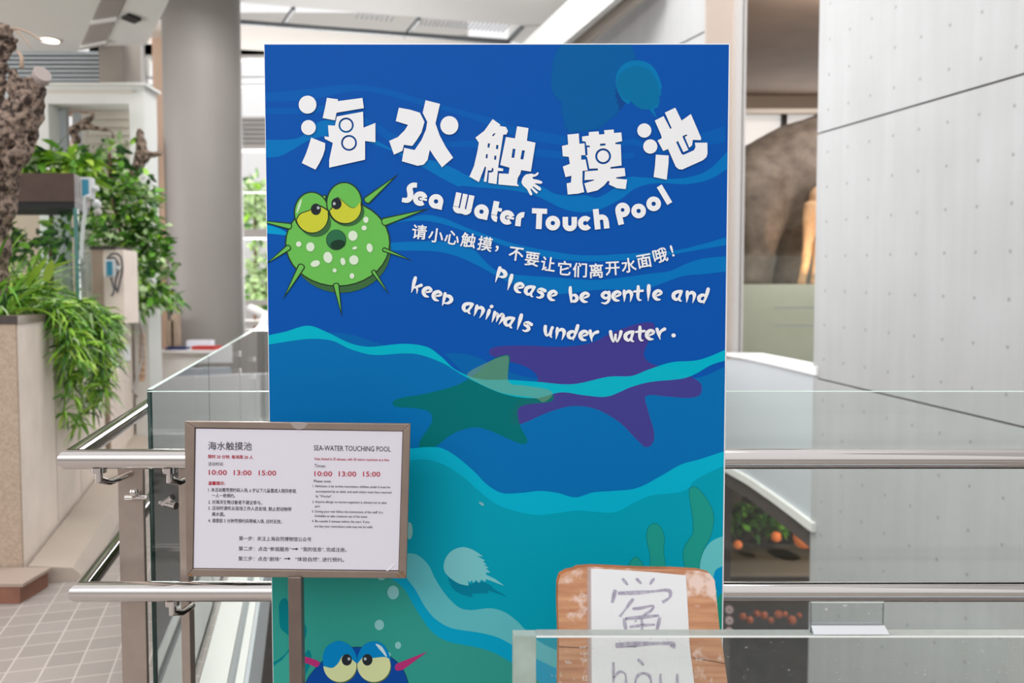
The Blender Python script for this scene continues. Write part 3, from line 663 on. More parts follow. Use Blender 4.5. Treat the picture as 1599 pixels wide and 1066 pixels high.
# green puffer fish
GN = ink('fish_green', (104, 184, 84)); LN = ink('fish_outline', (40, 62, 40)); SH = ink('fish_shade', (60, 104, 62)); YL = ink('eye_yellow', (196, 200, 58)); SP = ink('spot', (212, 228, 206))
paint(A, ell(*c3([(545, 575)])[0], 345/4.441, 300/4.441), SH)
paint(A, ell(*c3([(522, 530)])[0], 366/4.441, 304/4.441), LN); paint(A, ell(*c3([(522, 530)])[0], 356/4.441, 294/4.441), GN)
def spike(tip, b0, b1, round_=True):
    (b0x, b0y), (b1x, b1y) = b0, b1; t = Vector(tip); a_1 = Vector(b0); b_1 = Vector(b1); mid = (a_1 + b_1) / 2; ax = (mid - t).normalized(); r = (a_1 - b_1).length / 2
    pr = Vector((-ax.y, ax.x)); sg = 1 if (a_1 - mid).dot(pr) > 0 else -1
    def shape(t_, r_):
        pts = [t_]
        for i in range(9):
            th = PI * i / 8; pts.append(mid + pr * sg * r_ * math.cos(th) + ax * r_ * .8 * math.sin(th))
        return [tuple(p) for p in pts]
    paint(A, c3(shape(t, r)), LN); paint(A, c3(shape(t - (t - mid) * .20, r - 9)), GN)
for tip, b0, b1 in (((945,50),(705,215),(750,250)), ((1165,288),(838,355),(858,412)), ((1045,655),(838,560),(850,592)), ((880,890),(755,720),(785,738)), ((553,1045),(488,822),(535,825)), ((140,925),(245,685),(295,705)), ((20,680),(165,545),(195,580)), ((-60,368),(185,390),(190,438))):
    spike(tip, b0, b1)
paint(A, c3([(400,205),(445,195),(440,260)]), LN); paint(A, c3([(412,208),(437,203),(433,240)]), GN)
# eyes
paint(A, ell(*c3([(365, 385)])[0], 112/4.441, 102/4.441, .25), SH); paint(A, ell(*c3([(595, 318)])[0], 112/4.441, 96/4.441, -.2), SH)
for cx, cy, rx, ry, rot in ((342, 320, 124, 146, .0), (568, 255, 126, 148, 0.0)):
    paint(A, ell(*c3([(cx, cy)])[0], rx/4.441, ry/4.441, rot), LN); paint(A, ell(*c3([(cx, cy)])[0], (rx-9)/4.441, (ry-9)/4.441, rot), GN)
def under(line, cx, cy, rx, ry, a0, a1):
    arc = [(cx + rx*math.cos(math.radians(a_2)), cy + ry*math.sin(math.radians(a_2))) for a_2 in [a0 + (a1-a0)*i/24 for i in range(25)]]
    return line + arc
yl = cr([(232,368),(262,325),(330,298),(360,262),(410,272),(462,304)], n=5)
paint(A, c3(under(yl, 346, 340, 117, 122, -10, 172)), LN); paint(A, c3([(342 + (x-342)*.93, 365 + (y-365)*.93 + 2) for x, y in under(yl, 346, 340, 117, 122, -10, 172)]), YL)
yr_ = cr([(470,300),(498,250),(520,212),(560,240),(610,280),(650,282),(688,240)], n=5)
paint(A, c3(under(yr_, 575, 285, 116, 112, -12, 172)), LN); paint(A, c3([(577 + (x-577)*.93, 300 + (y-300)*.93 + 2) for x, y in under(yr_, 575, 285, 116, 112, -12, 172)]), YL)
for cx, cy in ((372, 297), (514, 258)): paint(A, ell(*c3([(cx, cy)])[0], 8, 9), BK)
for cx, cy in ((388, 287), (499, 258)): paint(A, ell(*c3([(cx, cy)])[0], 2.3, 2.5), WH)
paint(A, cr(c3([(272,225),(250,260),(238,312),(240,325),(258,295),(272,250)]), True), ink('shine_green', (190, 220, 182)))
paint(A, ell(*c3([(512, 508)])[0], 69/4.441, 71/4.441), LN); paint(A, ell(*c3([(512, 506)])[0], 64/4.441, 67/4.441), ink('mouth', (46, 108, 74)))
paint(A, ell(*c3([(524, 540)])[0], 52/4.441, 32/4.441, -.15), ink('mouth_in', (30, 58, 44)))
for x, y, rx, ry, r_ in ((718,370,18,22,0),(706,426,18,17,0),(628,480,32,35,0),(641,565,17,10,-.3),(744,564,21,31,-.2),(635,648,32,33,0),(559,658,17,26,-.2),(455,630,31,39,-.2),(368,673,33,22,-.3),(334,557,29,32,0),(253,538,19,19,0),(502,720,14,14,0),(622,758,16,19,0)):
    paint(A, ell(*c3([(x, y)])[0], rx/4.441, ry/4.441, r_, 20), SP)
A.build('printed_picture', sb)

# ---- title lettering
T = MB(); TW = ink('white_letter', (234, 236, 238)); LT = LAYER[0] + 2
def tp(poly, holes=(), m_=TW, up=0): paint(T, poly, m_, holes, lay=LT + up)
tp(ell(*c1([(298,437)])[0], 58/4.208, 59/4.208)); tp(ell(*c1([(304,587)])[0], 48/4.208, 49/4.208))
tp(c1([(322,653),(414,690),(412,730),(398,775),(375,822),(350,863),(260,820),(285,765),(303,715)]))
tp(c1([(425,392),(497,402),(497,414),(658,393),(667,460),(488,490),(478,540),(397,525),(412,460)]))
tp(c1([(490,515),(662,483),(665,588),(743,557),(743,684),(675,675),(675,798),(440,850),(440,800),(464,688),(412,662),(408,645),(438,648),(432,572),(478,575)]), [c1(ell(551,572,50,50)), c1(ell(570,688,52,52))])
tp(c1(ell(551,572,38,38))); tp(c1(ell(570,688,40,40)))
tp(c1([(897,457),(970,470),(1035,490),(1065,550),(1045,620),(1015,668),(985,708),(930,700),(920,740),(865,765),(833,675),(890,650),(935,605),(957,570),(877,545)]))
tp(c1([(1072,408),(1167,432),(1137,560),(1165,640),(1205,715),(1253,785),(1180,848),(1130,780),(1100,733),(1085,800),(1060,830),(1020,838),(917,808),(932,720),(1000,735),(1045,670),(1075,600),(1083,550),(1053,490)]))
tp(c1(ell(1228,573,59,61)))
tp(k1([(292,97),(362,147),(358,160),(415,170),(433,207),(420,238),(390,240),(342,545),(390,555),(388,577),(340,575),(328,697),(252,685),(258,590),(285,590),(300,575),(298,548),(285,550),(282,572),(248,570),(235,678),(210,672),(232,540),(220,535),(165,678),(78,628),(120,530),(150,400),(165,315),(133,268),(215,205)]),
   [k1([(322,225),(300,255),(286,250),(300,232)]), k1([(249,320),(268,322),(262,362),(244,358)]), k1([(326,335),(346,338),(341,376),(322,372)]), k1([(232,420),(248,422),(244,460),(227,457)]), k1([(309,433),(328,437),(323,474),(305,470)])])
tp(k1([(415,262),(498,275),(518,163),(623,180),(608,297),(688,315),(645,582),(555,568),(548,600),(524,640),(517,690),(535,717),(345,700),(350,598),(440,602),(448,545),(362,520),(365,505)]),
   [k1([(478,370),(503,373),(492,455),(466,452)]), k1([(564,384),(590,388),(575,470),(548,466)])])
tp(k1([(580,625),(600,607),(650,600),(680,608),(705,588),(718,590),(710,612),(690,625),(657,634),(668,650),(705,656),(745,670),(752,684),(738,695),(695,690),(676,692),(705,708),(735,730),(740,750),(726,758),(700,742),(666,717),(660,725),(688,750),(710,772),(702,787),(682,775),(645,735),(641,748),(660,788),(650,803),(635,795),(610,745),(572,710),(557,680),(566,648)]))
tp(k1([(983,240),(1087,230),(1093,325),(1140,320),(1148,430),(1110,430),(1110,472),(1150,470),(1170,570),(1122,575),(1120,680),(1138,770),(1080,785),(985,793),(975,690),(1015,682),(1020,620),(965,632),(940,535),(1005,510),(995,445),(940,440),(932,345),(990,332)]))
tp(k1([(1117,258),(1180,250),(1180,217),(1270,210),(1275,240),(1325,235),(1320,200),(1410,193),(1412,225),(1480,220),(1487,300),(1425,315),(1425,328),(1475,330),(1482,525),(1380,540),(1380,555),(1510,548),(1518,622),(1430,635),(1435,645),(1533,655),(1520,743),(1440,735),(1365,700),(1372,675),(1358,665),(1320,710),(1260,755),(1165,777),(1138,690),(1230,662),(1228,655),(1140,660),(1143,580),(1265,570),(1262,552),(1185,555),(1165,450),(1148,436),(1168,430),(1164,356),(1190,358),(1188,342),(1158,340),(1150,305),(1120,300)]),
   [k1(ell(1312,440,73,73)), k1([(1283,325),(1333,321),(1334,340),(1284,344)])])
tp(k1(ell(1312,440,54,54)))
tp(k2(ell(112,385,78,79))); tp(k2(ell(178,562,78,79))); tp(k2([(240,652),(382,662),(380,750),(360,930),(215,900),(230,780)]))
tp(k2([(228,275),(325,225),(400,368),(415,360),(340,187),(455,132),(525,275),(628,202),(742,468),(738,492),(650,488),(640,550),(610,575),(560,455),(590,440),(580,428),(540,445),(535,455),(600,600),(545,625),(485,500),(465,515),(525,645),(545,655),(660,605),(680,570),(672,520),(810,520),(812,640),(800,680),(760,715),(530,818),(490,812),(460,785),(375,590),(322,612),(258,495),(305,470),(300,440)]))
T.build('title_lettering', sb)

# ---- drawn alphabets: strokes (x, y, width), x-height 1
def arc(cx, cy, r, a0, a1, w0, w1=None, n=14, ry=None):
    w1 = w0 if w1 is None else w1; ry = ry or r
    return [(cx + r*math.cos(math.radians(a0 + (a1-a0)*i/n)), cy + ry*math.sin(math.radians(a0 + (a1-a0)*i/n)), w0 + (w1-w0)*i/n) for i in range(n + 1)]
RNG = arc(.5, .5, .33, 0, 360, .36, n=24)
BOLD = {
 'S': [[(.92,1.33,.34),(.62,1.28,.36),(.45,1.05,.40),(.55,.72,.42),(.58,.42,.40),(.42,.2,.36),(.05,.17,.30)]],
 'e': [arc(.5,.5,.33,18,320,.36), [(.45,.5,.15),(.98,.5,.15)]], 'a': [RNG, [(.83,0,.34),(.83,.55,.34)]],
 'W': [[(.2,1.42,.38),(.2,.45,.38)], arc(.42,.42,.23,180,300,.38), [(.66,1.42,.34),(.66,.2,.34)], arc(.9,.42,.23,200,360,.38), [(1.12,.42,.38),(1.12,1.42,.38)], [(.3,.2,.34),(1.0,.2,.34)]],
 't': [[(.25,1.4,.40),(.25,.45,.40)], arc(.5,.42,.25,180,275,.38), [(.25,.86,.24),(.72,.86,.24)]], 'r': [[(.2,0,.38),(.2,.5,.38)], arc(.52,.5,.32,180,82,.38)],
 'T': [[(0,1.25,.36),(1.05,1.25,.36)], [(.52,0,.40),(.52,1.2,.40)]], 'o': [RNG], 'u': [[(.19,1,.38),(.19,.5,.38)], arc(.5,.5,.31,180,360,.38), [(.81,.5,.38),(.81,1,.38)]],
 'c': [arc(.5,.5,.33,38,322,.36)], 'h': [[(.2,0,.40),(.2,1.42,.40)], arc(.52,.52,.31,180,0,.36), [(.83,.52,.38),(.83,0,.38)]],
 'P': [[(.2,-.05,.40),(.2,.9,.40)], arc(.52,.92,.32,0,360,.38,n=24)], 'l': [[(.2,0,.40),(.2,1.42,.40)]]}
DR = {
 'l': [[(.2,1.5,.36),(.18,1.1,.42),(.14,.5,.26),(.1,-.1,.05)]],
 'P': [[(.25,1.5,.36),(.2,1.0,.38),(.1,.4,.2),(.05,-.05,.05)], [(.3,1.35,.3),(.75,1.2,.42),(.95,.9,.42),(.75,.65,.3),(.35,.6,.16)]],
 'e': [[(.25,.42,.16),(.75,.62,.24),(.86,.82,.3),(.55,.98,.34),(.2,.75,.42),(.15,.4,.42),(.4,.1,.32),(.75,.06,.14)]],
 'a': [[(.95,1.0,.30),(.55,.95,.34),(.18,.72,.40),(.16,.35,.40),(.45,.12,.28),(.75,.4,.26),(.9,.9,.34)], [(.75,.45,.24),(.78,.08,.24),(1.02,-.02,.1)]],
 's': [[(.9,.85,.36),(.5,.98,.3),(.22,.75,.34),(.6,.55,.36),(.72,.3,.36),(.45,.06,.24),(.15,.08,.14)]],
 'b': [[(.12,1.5,.3),(.14,1.1,.36),(.25,.5,.3),(.32,0,.18)], [(.3,.1,.2),(.7,.12,.34),(.9,.42,.38),(.65,.75,.32),(.3,.62,.14)]],
 'g': [[(.85,.84,.26),(.5,.98,.34),(.18,.68,.36),(.5,.36,.28),(.85,.55,.2)], [(.88,1.0,.32),(.9,.5,.34),(.82,.08,.30),(.52,-.16,.24),(.12,-.1,.12)]],
 'n': [[(.12,1.02,.32),(.14,.7,.36),(.14,.3,.22),(.1,-.1,.05)], [(.2,.7,.2),(.55,.98,.34),(.85,.8,.4),(.85,.4,.26),(.72,-.12,.05)]],
 't': [[(.5,1.45,.3),(.48,1.0,.38),(.42,.4,.3),(.55,.05,.22),(.8,.05,.1)], [(.05,.95,.22),(.95,1.0,.26)]],
 'd': [[(1.05,1.5,.36),(.98,1.1,.38),(.85,.5,.26),(.72,-.1,.05)], [(.9,.7,.2),(.55,.85,.32),(.2,.6,.4),(.25,.25,.36),(.6,.15,.24),(.85,.5,.18)]],
 'k': [[(.22,1.5,.34),(.18,1.1,.40),(.14,.5,.28),(.08,-.1,.05)], [(.95,.85,.34),(.55,.62,.26),(.25,.45,.16)], [(.5,.6,.24),(.62,.3,.2),(.65,-.1,.05)]],
 'i': [[(.2,.95,.34),(.18,.6,.36),(.1,-.1,.05)], [(.3,1.38,.36),(.34,1.4,.36)]],
 'm': [[(.12,1.0,.32),(.14,.6,.32),(.1,-.1,.05)], [(.2,.8,.2),(.42,.9,.3),(.55,.5,.26),(.52,.05,.06)], [(.6,.6,.2),(.9,.98,.34),(1.1,.7,.38),(1.0,.3,.24),(.85,-.12,.05)]],
 'u': [[(.12,1.02,.36),(.16,.6,.36),(.35,.14,.26),(.62,.3,.22),(.85,1.0,.34)], [(.8,.6,.26),(.8,.1,.22),(.98,0,.08)]],
 'w': [[(.1,1.02,.36),(.18,.5,.32),(.38,-.05,.14),(.6,.6,.26),(.62,.7,.26)], [(.6,.6,.22),(.75,-.05,.14),(1.05,.5,.28),(1.18,1.0,.36)]],
 'r': [[(.12,1.02,.34),(.22,.5,.3),(.35,-.1,.06)], [(.3,.3,.16),(.5,.75,.28),(.9,.95,.36)]],
 'p': [[(.12,1.1,.32),(.14,.7,.34),(.16,.2,.24),(.14,-.2,.06)], [(.2,.9,.26),(.65,.92,.38),(.92,.62,.4),(.7,.25,.3),(.3,.12,.14)]],
 '.': [[(.3,.2,.42),(.34,.2,.42)]]}
def stroke_poly(pts, smooth=True):
    if smooth and len(pts) > 2:
        P = cr([(p[0], p[1]) for p in pts], n=5); Wd = [p[0] for p in cr([(p[2], 0) for p in pts], n=5)]
    else: P = [(p[0], p[1]) for p in pts]; Wd = [p[2] for p in pts]
    n_ = len(P); Lf = []; Rt = []
    ring = n_ > 12 and (Vector(P[0]) - Vector(P[-1])).length < 1e-4
    for i in range(n_):
        d = (Vector(P[1]) - Vector(P[-2])) if ring and i in (0, n_ - 1) else Vector(P[min(n_-1, i+1)]) - Vector(P[max(0, i-1)]); d = d.normalized() if d.length > 0 else Vector((1, 0)); nn = Vector((-d.y, d.x)) * Wd[i] / 2
        Lf.append((P[i][0] + nn.x, P[i][1] + nn.y)); Rt.append((P[i][0] - nn.x, P[i][1] - nn.y))
    return Lf, Rt
def stroke_glyph(mb, strokes, px, py, xh, ang, m_, lay, roundcap=False, smooth=True, plane=FACE, sxx=1.0, off=.00003):
    c, s_ = math.cos(ang), math.sin(ang)
    def tf(x, y): X_, Y_ = x * xh * sxx, -y * xh; return (px + X_*c - Y_*s_, py + X_*s_ + Y_*c)
    for st in strokes:
        lay += 1.5
        Lf, Rt = stroke_poly(st, smooth and len(st) < 12)
        vs = []; fs = []
        for a_3, b_3 in zip(Lf, Rt): vs += [plane(*tf(*a_3), lay * off), plane(*tf(*b_3), lay * off)]
        for i in range(len(Lf) - 1): fs.append((2*i, 2*i+1, 2*i+3, 2*i+2))
        mb.add(vs, fs, m_)
        if roundcap:
            for p in (st[0], st[-1]):
                lay += 1.5
                if p[2] > .1: mb.add([plane(*tf(*q), lay * off) for q in ell(p[0], p[1], p[2]/2, p[2]/2, 0, 14)], [tuple(range(14))], m_)
E_ = MB(); LE = LT + 1
def bold(ch, px, py, deg, xh=22.5, sxx=1.0): stroke_glyph(E_, BOLD[ch], px, py, xh, math.radians(deg), TW, LE, smooth=(ch == 'S'), sxx=sxx)
for ch, px, py, dg in (('S',626,315.5,9),('e',643,319,11),('a',667.5,323,12),('W',705.5,331,12),('a',738.5,339,12),('t',764,344,11),('e',779,348.5,10),('r',804,352.5,6),('T',829.5,357,2.5),('o',852,359.5,0),('u',878.5,361,0),('c',903,360,-2),('h',929,358.5,-6),('P',965.5,350.5,-13),('o',990,343.5,-18),('o',1015,333,-24),('l',1042,320,-31)):
    bold(ch, px, py, dg)
E_.build('english_title', sb)
S_ = MB()
def drip(ch, cx, by, deg, xh=15.0):
    w = max(max(p[0] for p in st) for st in DR[ch]); a_4 = math.radians(deg)
    stroke_glyph(S_, DR[ch], cx - w * xh / 2 * math.cos(a_4), by - w * xh / 2 * math.sin(a_4), xh, a_4, TW, LE, roundcap=True)
for ch, x, y, d in (('P',780,441,10),('l',793,451.5,12),('e',808,456.5,13),('a',825,461.5,12),('s',842.5,465.5,8),('e',861,469,6),('b',894,471.5,4),('e',912,472,2),('g',944.5,471,0),('e',962,470,0),('n',979.5,469.5,-1),('t',997,469,-2),('l',1012,468.5,-1),('e',1026,468.5,0),('a',1057,469.5,2),('n',1077,471,3),('d',1096,473,5),
                    ('k',648.5,456.5,10),('e',664,463,14),('e',679.5,469,14),('p',696,475.5,14),('a',727.5,487.5,16),('n',745,493.5,16),('i',760,498,15),('m',775,503.5,15),('a',792.5,510,14),('l',808,513.5,12),('s',820.5,517.5,12),('u',855,525.5,8),('n',873,528.5,7),('d',892,530,6),('e',910,531.5,4),('r',926,532,2),('w',961,533,-1),('a',982.5,533,-2),('t',1000,532,-3),('e',1015,530.5,-4),('r',1032.5,528.5,-6),('.',1049.5,526.5,0)):
    drip(ch, x, y, d)
# ---- typeset characters through the built-in font
GC = {}
def glyphs(text, offset=0.0):
    key = (text, offset)
    if key not in GC:
        c = bpy.data.curves.new('t', 'FONT'); c.body = text; c.offset = offset; c.resolution_u = 2
        o = bpy.data.objects.new('t', c); COL.objects.link(o)
        dg = bpy.context.evaluated_depsgraph_get(); me = bpy.data.meshes.new_from_object(o.evaluated_get(dg))
        GC[key] = ([(v.co.x, v.co.y) for v in me.vertices], [tuple(p.vertices) for p in me.polygons])
        bpy.data.objects.remove(o); bpy.data.curves.remove(c); bpy.data.meshes.remove(me)
    return GC[key]
def typeset(mb, text, px, py, size, m_, plane, off, ang=0., width=None, offset=0., center=False):
    if offset:                                         # heavier face: the line printed a few times, hair-shifted
        b_9 = offset * size * .8
        for i, (dx, dy) in enumerate(((b_9, 0), (-b_9, 0), (0, b_9), (0, -b_9), (b_9*.7, b_9*.7), (-b_9*.7, b_9*.7), (b_9*.7, -b_9*.7), (-b_9*.7, -b_9*.7))):
            typeset(mb, text, px + dx, py + dy, size, m_, plane, off + (i + 1) * .00002, ang, width, 0, center)
    vs, fs = glyphs(text)
    if not vs: return
    x0 = min(v[0] for v in vs); x1 = max(v[0] for v in vs); kx = size
    if width: kx = width / (x1 - x0)
    cx, cy = (x0 + x1) / 2, (min(v[1] for v in vs) + max(v[1] for v in vs)) / 2
    c, s_ = math.cos(ang), math.sin(ang); out = []
    for x, y in vs:
        X_ = ((x - cx) if center else (x - x0)) * kx; Y_ = -((y - cy) if center else y) * size
        out.append(plane(px + X_*c - Y_*s_, py + X_*s_ + Y_*c, off))
    ff = []
    for f in fs:
        nn = (out[f[1]] - out[f[0]]).cross(out[f[2]] - out[f[0]]); ff.append(f if nn.dot(plane.n) >= 0 else f[::-1])
    mb.add(out, ff, m_)
for ch, x, y, d in (('请',655,362,6),('小',681,367.5,8),('心',706,371,10),('触',731.5,375,10),('摸',757.5,380.5,10),('，',776,388,0),('不',806,396.5,8),('要',831,404.5,8),('让',856,412,8),('它',881.5,418.5,4),('们',905.5,421.5,2),('离',931,422.5,-2),('开',956.5,419,-3),('水',982,414,-6),('面',1006,407.5,-10),('哦',1031,398.5,-14),('!',1049.5,391.5,-16)):
    typeset(S_, ch, x, y, 24 if ch not in '，!' else 25, TW, FACE, LE * .00003, math.radians(d), offset=.024, center=True)
S_.build('small_lettering', sb)

# ------------------------------------------------------------------ NOTICE ON ITS STAND
ns = thing('notice_stand', 'steel framed white notice with opening times on a square post, left of the big sign', 'notice stand', (-.49, 1.80, 0))
C0 = at(288, 657.5, 1.785); C1 = at(641, 661.5, 1.82); C2 = at(634.5, 903, 1.81); C3 = at(292.5, 899.5, 1.775)
NN = (C1 - C0).cross(C0 - C3).normalized(); NN = NN if NN.y < 0 else -NN
NP = Plane((C0 + C1 + C2 + C3) / 4, NN)
def nbar(q, th, m_, mb):                       # slab on the notice plane from pixel corners, standing proud
    f = [NP(x, y, th) for x, y in q]; b__ = [NP(x, y) - NN * .014 for x, y in q]
    mb.add(f + b__, [(3,2,1,0),(4,5,6,7),(0,1,5,4),(1,2,6,5),(2,3,7,6),(3,0,4,7)], m_)
fr = MB(); O = [(288,657.5),(641,661.5),(634.5,903),(291,900)]; I = [(304,667.5),(629.5,673),(622.5,892),(301,888)]
for i in range(4): nbar([O[i], O[(i+1)%4], I[(i+1)%4], I[i]], .004, M['frame_steel'], fr)
fr.build('frame', ns, bevel=.0015)
pb = MB(); q = [(302,666),(631,672),(624,893.5),(299.5,889.5)]
pb.add([NP(x, y, .0) for x, y in q] + [NP(x, y) - NN * .012 for x, y in q], [(3,2,1,0),(4,5,6,7),(0,1,5,4),(1,2,6,5),(2,3,7,6),(3,0,4,7)], mat('dark_gasket', (70, 66, 72), .6))
q = [(306,669),(628.5,673.5),(622,890),(302.5,886.5)]; pb.add([NP(x, y, .001) for x, y in q], [(3,2,1,0)], mat('paper_white', (214, 211, 222), .35))
pap = pb.build('notice_paper', ns)
IK = mat('black_print', (48, 48, 54), .6); RK = mat('red_print', (176, 30, 52), .6); GYK = mat('grey_print', (120, 118, 126), .6)
tb, tr_ = MB(), MB(); nd = math.radians(.9)
def nt_(x, y, s_, text, m_=IK, width=None, off=.004):
    typeset(tr_ if m_ is RK else tb, text, x, y, s_, m_, NP, .0016, nd, width, off)
nt_(325,701,14,'海水触摸池',width=68); nt_(325,715,6.4,'限时 20 分钟, 每场限 20 人',RK,70,.02); nt_(325,726.5,6.6,'活动时间:',width=24,off=0)
nt_(326,741,11,'10:00',RK,28,.018); nt_(365,741.4,11,'13:00',RK,27.5,.018); nt_(404,741.8,11,'15:00',RK,27,.018)
nt_(325,756.5,6.4,'温馨提示:',RK,26,.025)
for y, x, tx, w in ((767,325,'1. 本活动需凭预约码入场, 6 岁以下儿童需成人陪同参观,',138),(776,331,'一人一券预约。',36),(786,325,'2. 对海洋生物过敏者不建议参与。',84),(795.5,325,'3. 活动时请听从现场工作人员安排, 禁止把动物带',130),(805,331,'离水面。',20),(815,325,'4. 请提前 5 分钟凭预约码等候入场, 过时无效。',115)):
    nt_(x, y, 7.0, tx, IK, w, .006)
nt_(373,843,7.4,'第一步：关注上海自然博物馆公众号',IK,113,.004); nt_(372.5,859,7.4,'第二步：点击“参观服务”',IK,82,.004); nt_(470,860,7.4,'“我的信息”, 完成注册。',IK,71,.004)
nt_(372,874.5,7.4,'第三步：点击“剧场”',IK,67,.004); nt_(461,875.5,7.4,'“体验自然”, 进行预约。',IK,76,.004)
for x, y in ((456,856.5),(444,871.5)):
    paint(tb, [(x, y-.6),(x+6, y-.6),(x+6, y-2),(x+10.5, y+.1),(x+6, y+2.2),(x+6, y+.8),(x, y+.8)], IK, plane=NP, clip=False, lay=1, step=.0016)
nt_(490,703,11.5,'SEA-WATER TOUCHING POOL',IK,120,.004); nt_(490.5,718,6,'Visits limited in 20 minutes, with 20 visitors maximum at a time',RK,117,.006); nt_(491,729.5,7.5,'Times:',width=17.5,off=0)
nt_(491,743,11,'10:00',RK,27.5,.018); nt_(529,743.3,11,'13:00',RK,27,.018); nt_(567,743.6,11,'15:00',RK,26.5,.018)
nt_(490,752.8,6,'Please note:',IK,27,.006)
for y, x, tx, w in ((760.3,488,'1. Admission is by on-line reservation; children under 6 must be',121),(768.5,493,'accompanied by an adult, and each visitor must have reserved',118),(776.2,493,'by "Wechat".',25.5),(784.7,487.5,'2. Anyone allergic to marine organisms is advised not to take',116),(791.8,492,'part.',8),(799.8,487,'3. During your visit follow the instructions of the staff. It is',111),(807,491.5,'forbidden to take creatures out of the water.',83),(815,487,'4. Be outside 5 minutes before the start. If you',90),(823,491,'are late your reservation code may not be valid.',91)):
    nt_(x, y, 5.4, tx, IK, w, .004)
tb.build('black_print', pap); tr_.build('red_print', pap)['label'] = 'red printed times and headings'
k = MB(); q = [(602,890.2),(616,878.5),(617.5,880),(606,891)]; k.add([NP(x, y, .0025) for x, y in q], [(3,2,1,0)], mat('paper_fold', (232, 230, 238), .4)); k.build('folded_corner', pap)
k = MB(); k.add([NP(x, y, .0045) for x, y in cr([(455,659.5),(479,660),(476,667),(467,670.5),(459,667.5)], True, 4)], [tuple(range(20))[::-1]], mat('clear_tape', (196, 188, 184), .25, alpha=.5)); k.build('tape_tab', ns)
ps = MB(); Yp_ = 1.80; pc = NP(462, 900) - NN * .0; wv = .0145
ps.box((pc.x - wv, pc.y - .012 + .0, 0.02), (pc.x + wv, pc.y + .014, NP(462, 898).z), mat('dark_post_steel', (118, 104, 97), .42, metal=.6, var=.08, scale=25)); ps.build('post', ns, bevel=.002)
ps = MB(); ps.lathe((pc.x, pc.y, 0), [(.17, 0), (.17, .014), (.05, .022)], M['frame_steel']); ps.build('base', ns)
rs_ = mat('rust_stain', (128, 96, 62), .8, var=.3, scale=40)
k = MB()
for x, y, r in ((630,898,2.4),(622,899,2.2),(297,897,2.4),(628,893,1.6)): k.add([NP(px_, py_, .0046) for px_, py_ in ell(x, y, r*1.6, r*.8, .3, 10)], [tuple(range(10))[::-1]], rs_)
k.build('rust_spot', ns)

# ------------------------------------------------------------------ TOUCH POOL TANK
YT = 1.50; zT = Z(1002, YT); tk = thing('touch_pool_tank', 'clear acrylic touch pool tank wall across the lower right foreground', 'tank', (.7, 1.5, 0))
XT0 = X(838, YT)
k = MB(); k.box((XT0, YT, .3), (1.75, YT + .028, zT), M['acrylic']); o = k.build('front_panel', tk)
k = MB(); k.box((XT0, YT + .0004, zT + .0003), (1.75, YT + .028, zT + .0012), mat('sawn_acrylic', (176, 182, 174), .5, var=.06, scale=60, alpha=.6)); k.box((XT0, YT - .0006, zT - .0025), (1.75, YT - .0001, zT + .001), mat('bright_arris', (238, 242, 240), .3)); k.build('polished_rim', o)
k = MB(); k.prism([(X(800, 1.528), YT + .028), (XT0 - .0004, YT + .028), (XT0 - .0004, YT), (X(803, YT), YT)], .3, zT, mat('frosted_acrylic_end', (168, 184, 174), .5, var=.12, scale=26, alpha=.88)); k.build('end_block', tk)
k = MB(); k.box((X(800, 1.528), YT - .02, 0), (1.75, 1.70, .3), M['cool_white']); k.build('base', tk)
k = MB(); k.box((.05, YT + .03, .3), (.40, 1.69, .62 - .25), M['cap']); k.build('shelf', tk)
sh = thing('sign_holder', 'small clear acrylic card holder standing empty on the tank rim', 'holder', (X(1333, 1.5), 1.514, zT))
x0_, x1_ = X(1275, 1.51), X(1391, 1.51); z0_ = zT + .0012
k = MB(); k.box((x0_, 1.512, z0_), (x1_, 1.5145, Z(947, 1.512)), M['clear']); o = k.build('upright_panel', sh)
k = MB(); em = mat('clear_edge', (214, 220, 218), .3)
for b0, b1 in (((x0_, 1.5118, Z(948.2, 1.512)), (x1_, 1.5147, Z(947, 1.512))), ): k.box(b0, b1, em)
k.box((x0_, 1.5118, z0_), (x0_ + .001, 1.5147, Z(948, 1.512)), mat('shadow_edge', (120, 130, 128), .3)); k.box((x1_ - .001, 1.5118, z0_), (x1_, 1.5147, Z(948, 1.512)), MATS['shadow_edge'])
k.build('polished_edge', o)
k = MB(); q = [(x0_, 1.520, z0_ + .004), (x1_, 1.520, z0_ + .004), (x1_, 1.515, Z(980, 1.515)), (x0_, 1.515, Z(980, 1.515))]; k.quadslab(q, .003, mat('glossy_foot', (226, 230, 234), .12, alpha=.85)); k.build('front_lip', sh)
k = MB(); k.quadslab([(x0_ + .002, 1.503, z0_), (x1_ + .006, 1.503, z0_), (x1_, 1.511, z0_ + .014), (x0_, 1.511, z0_ + .014)], .003, MATS['glossy_foot']); k.build('foot', sh)

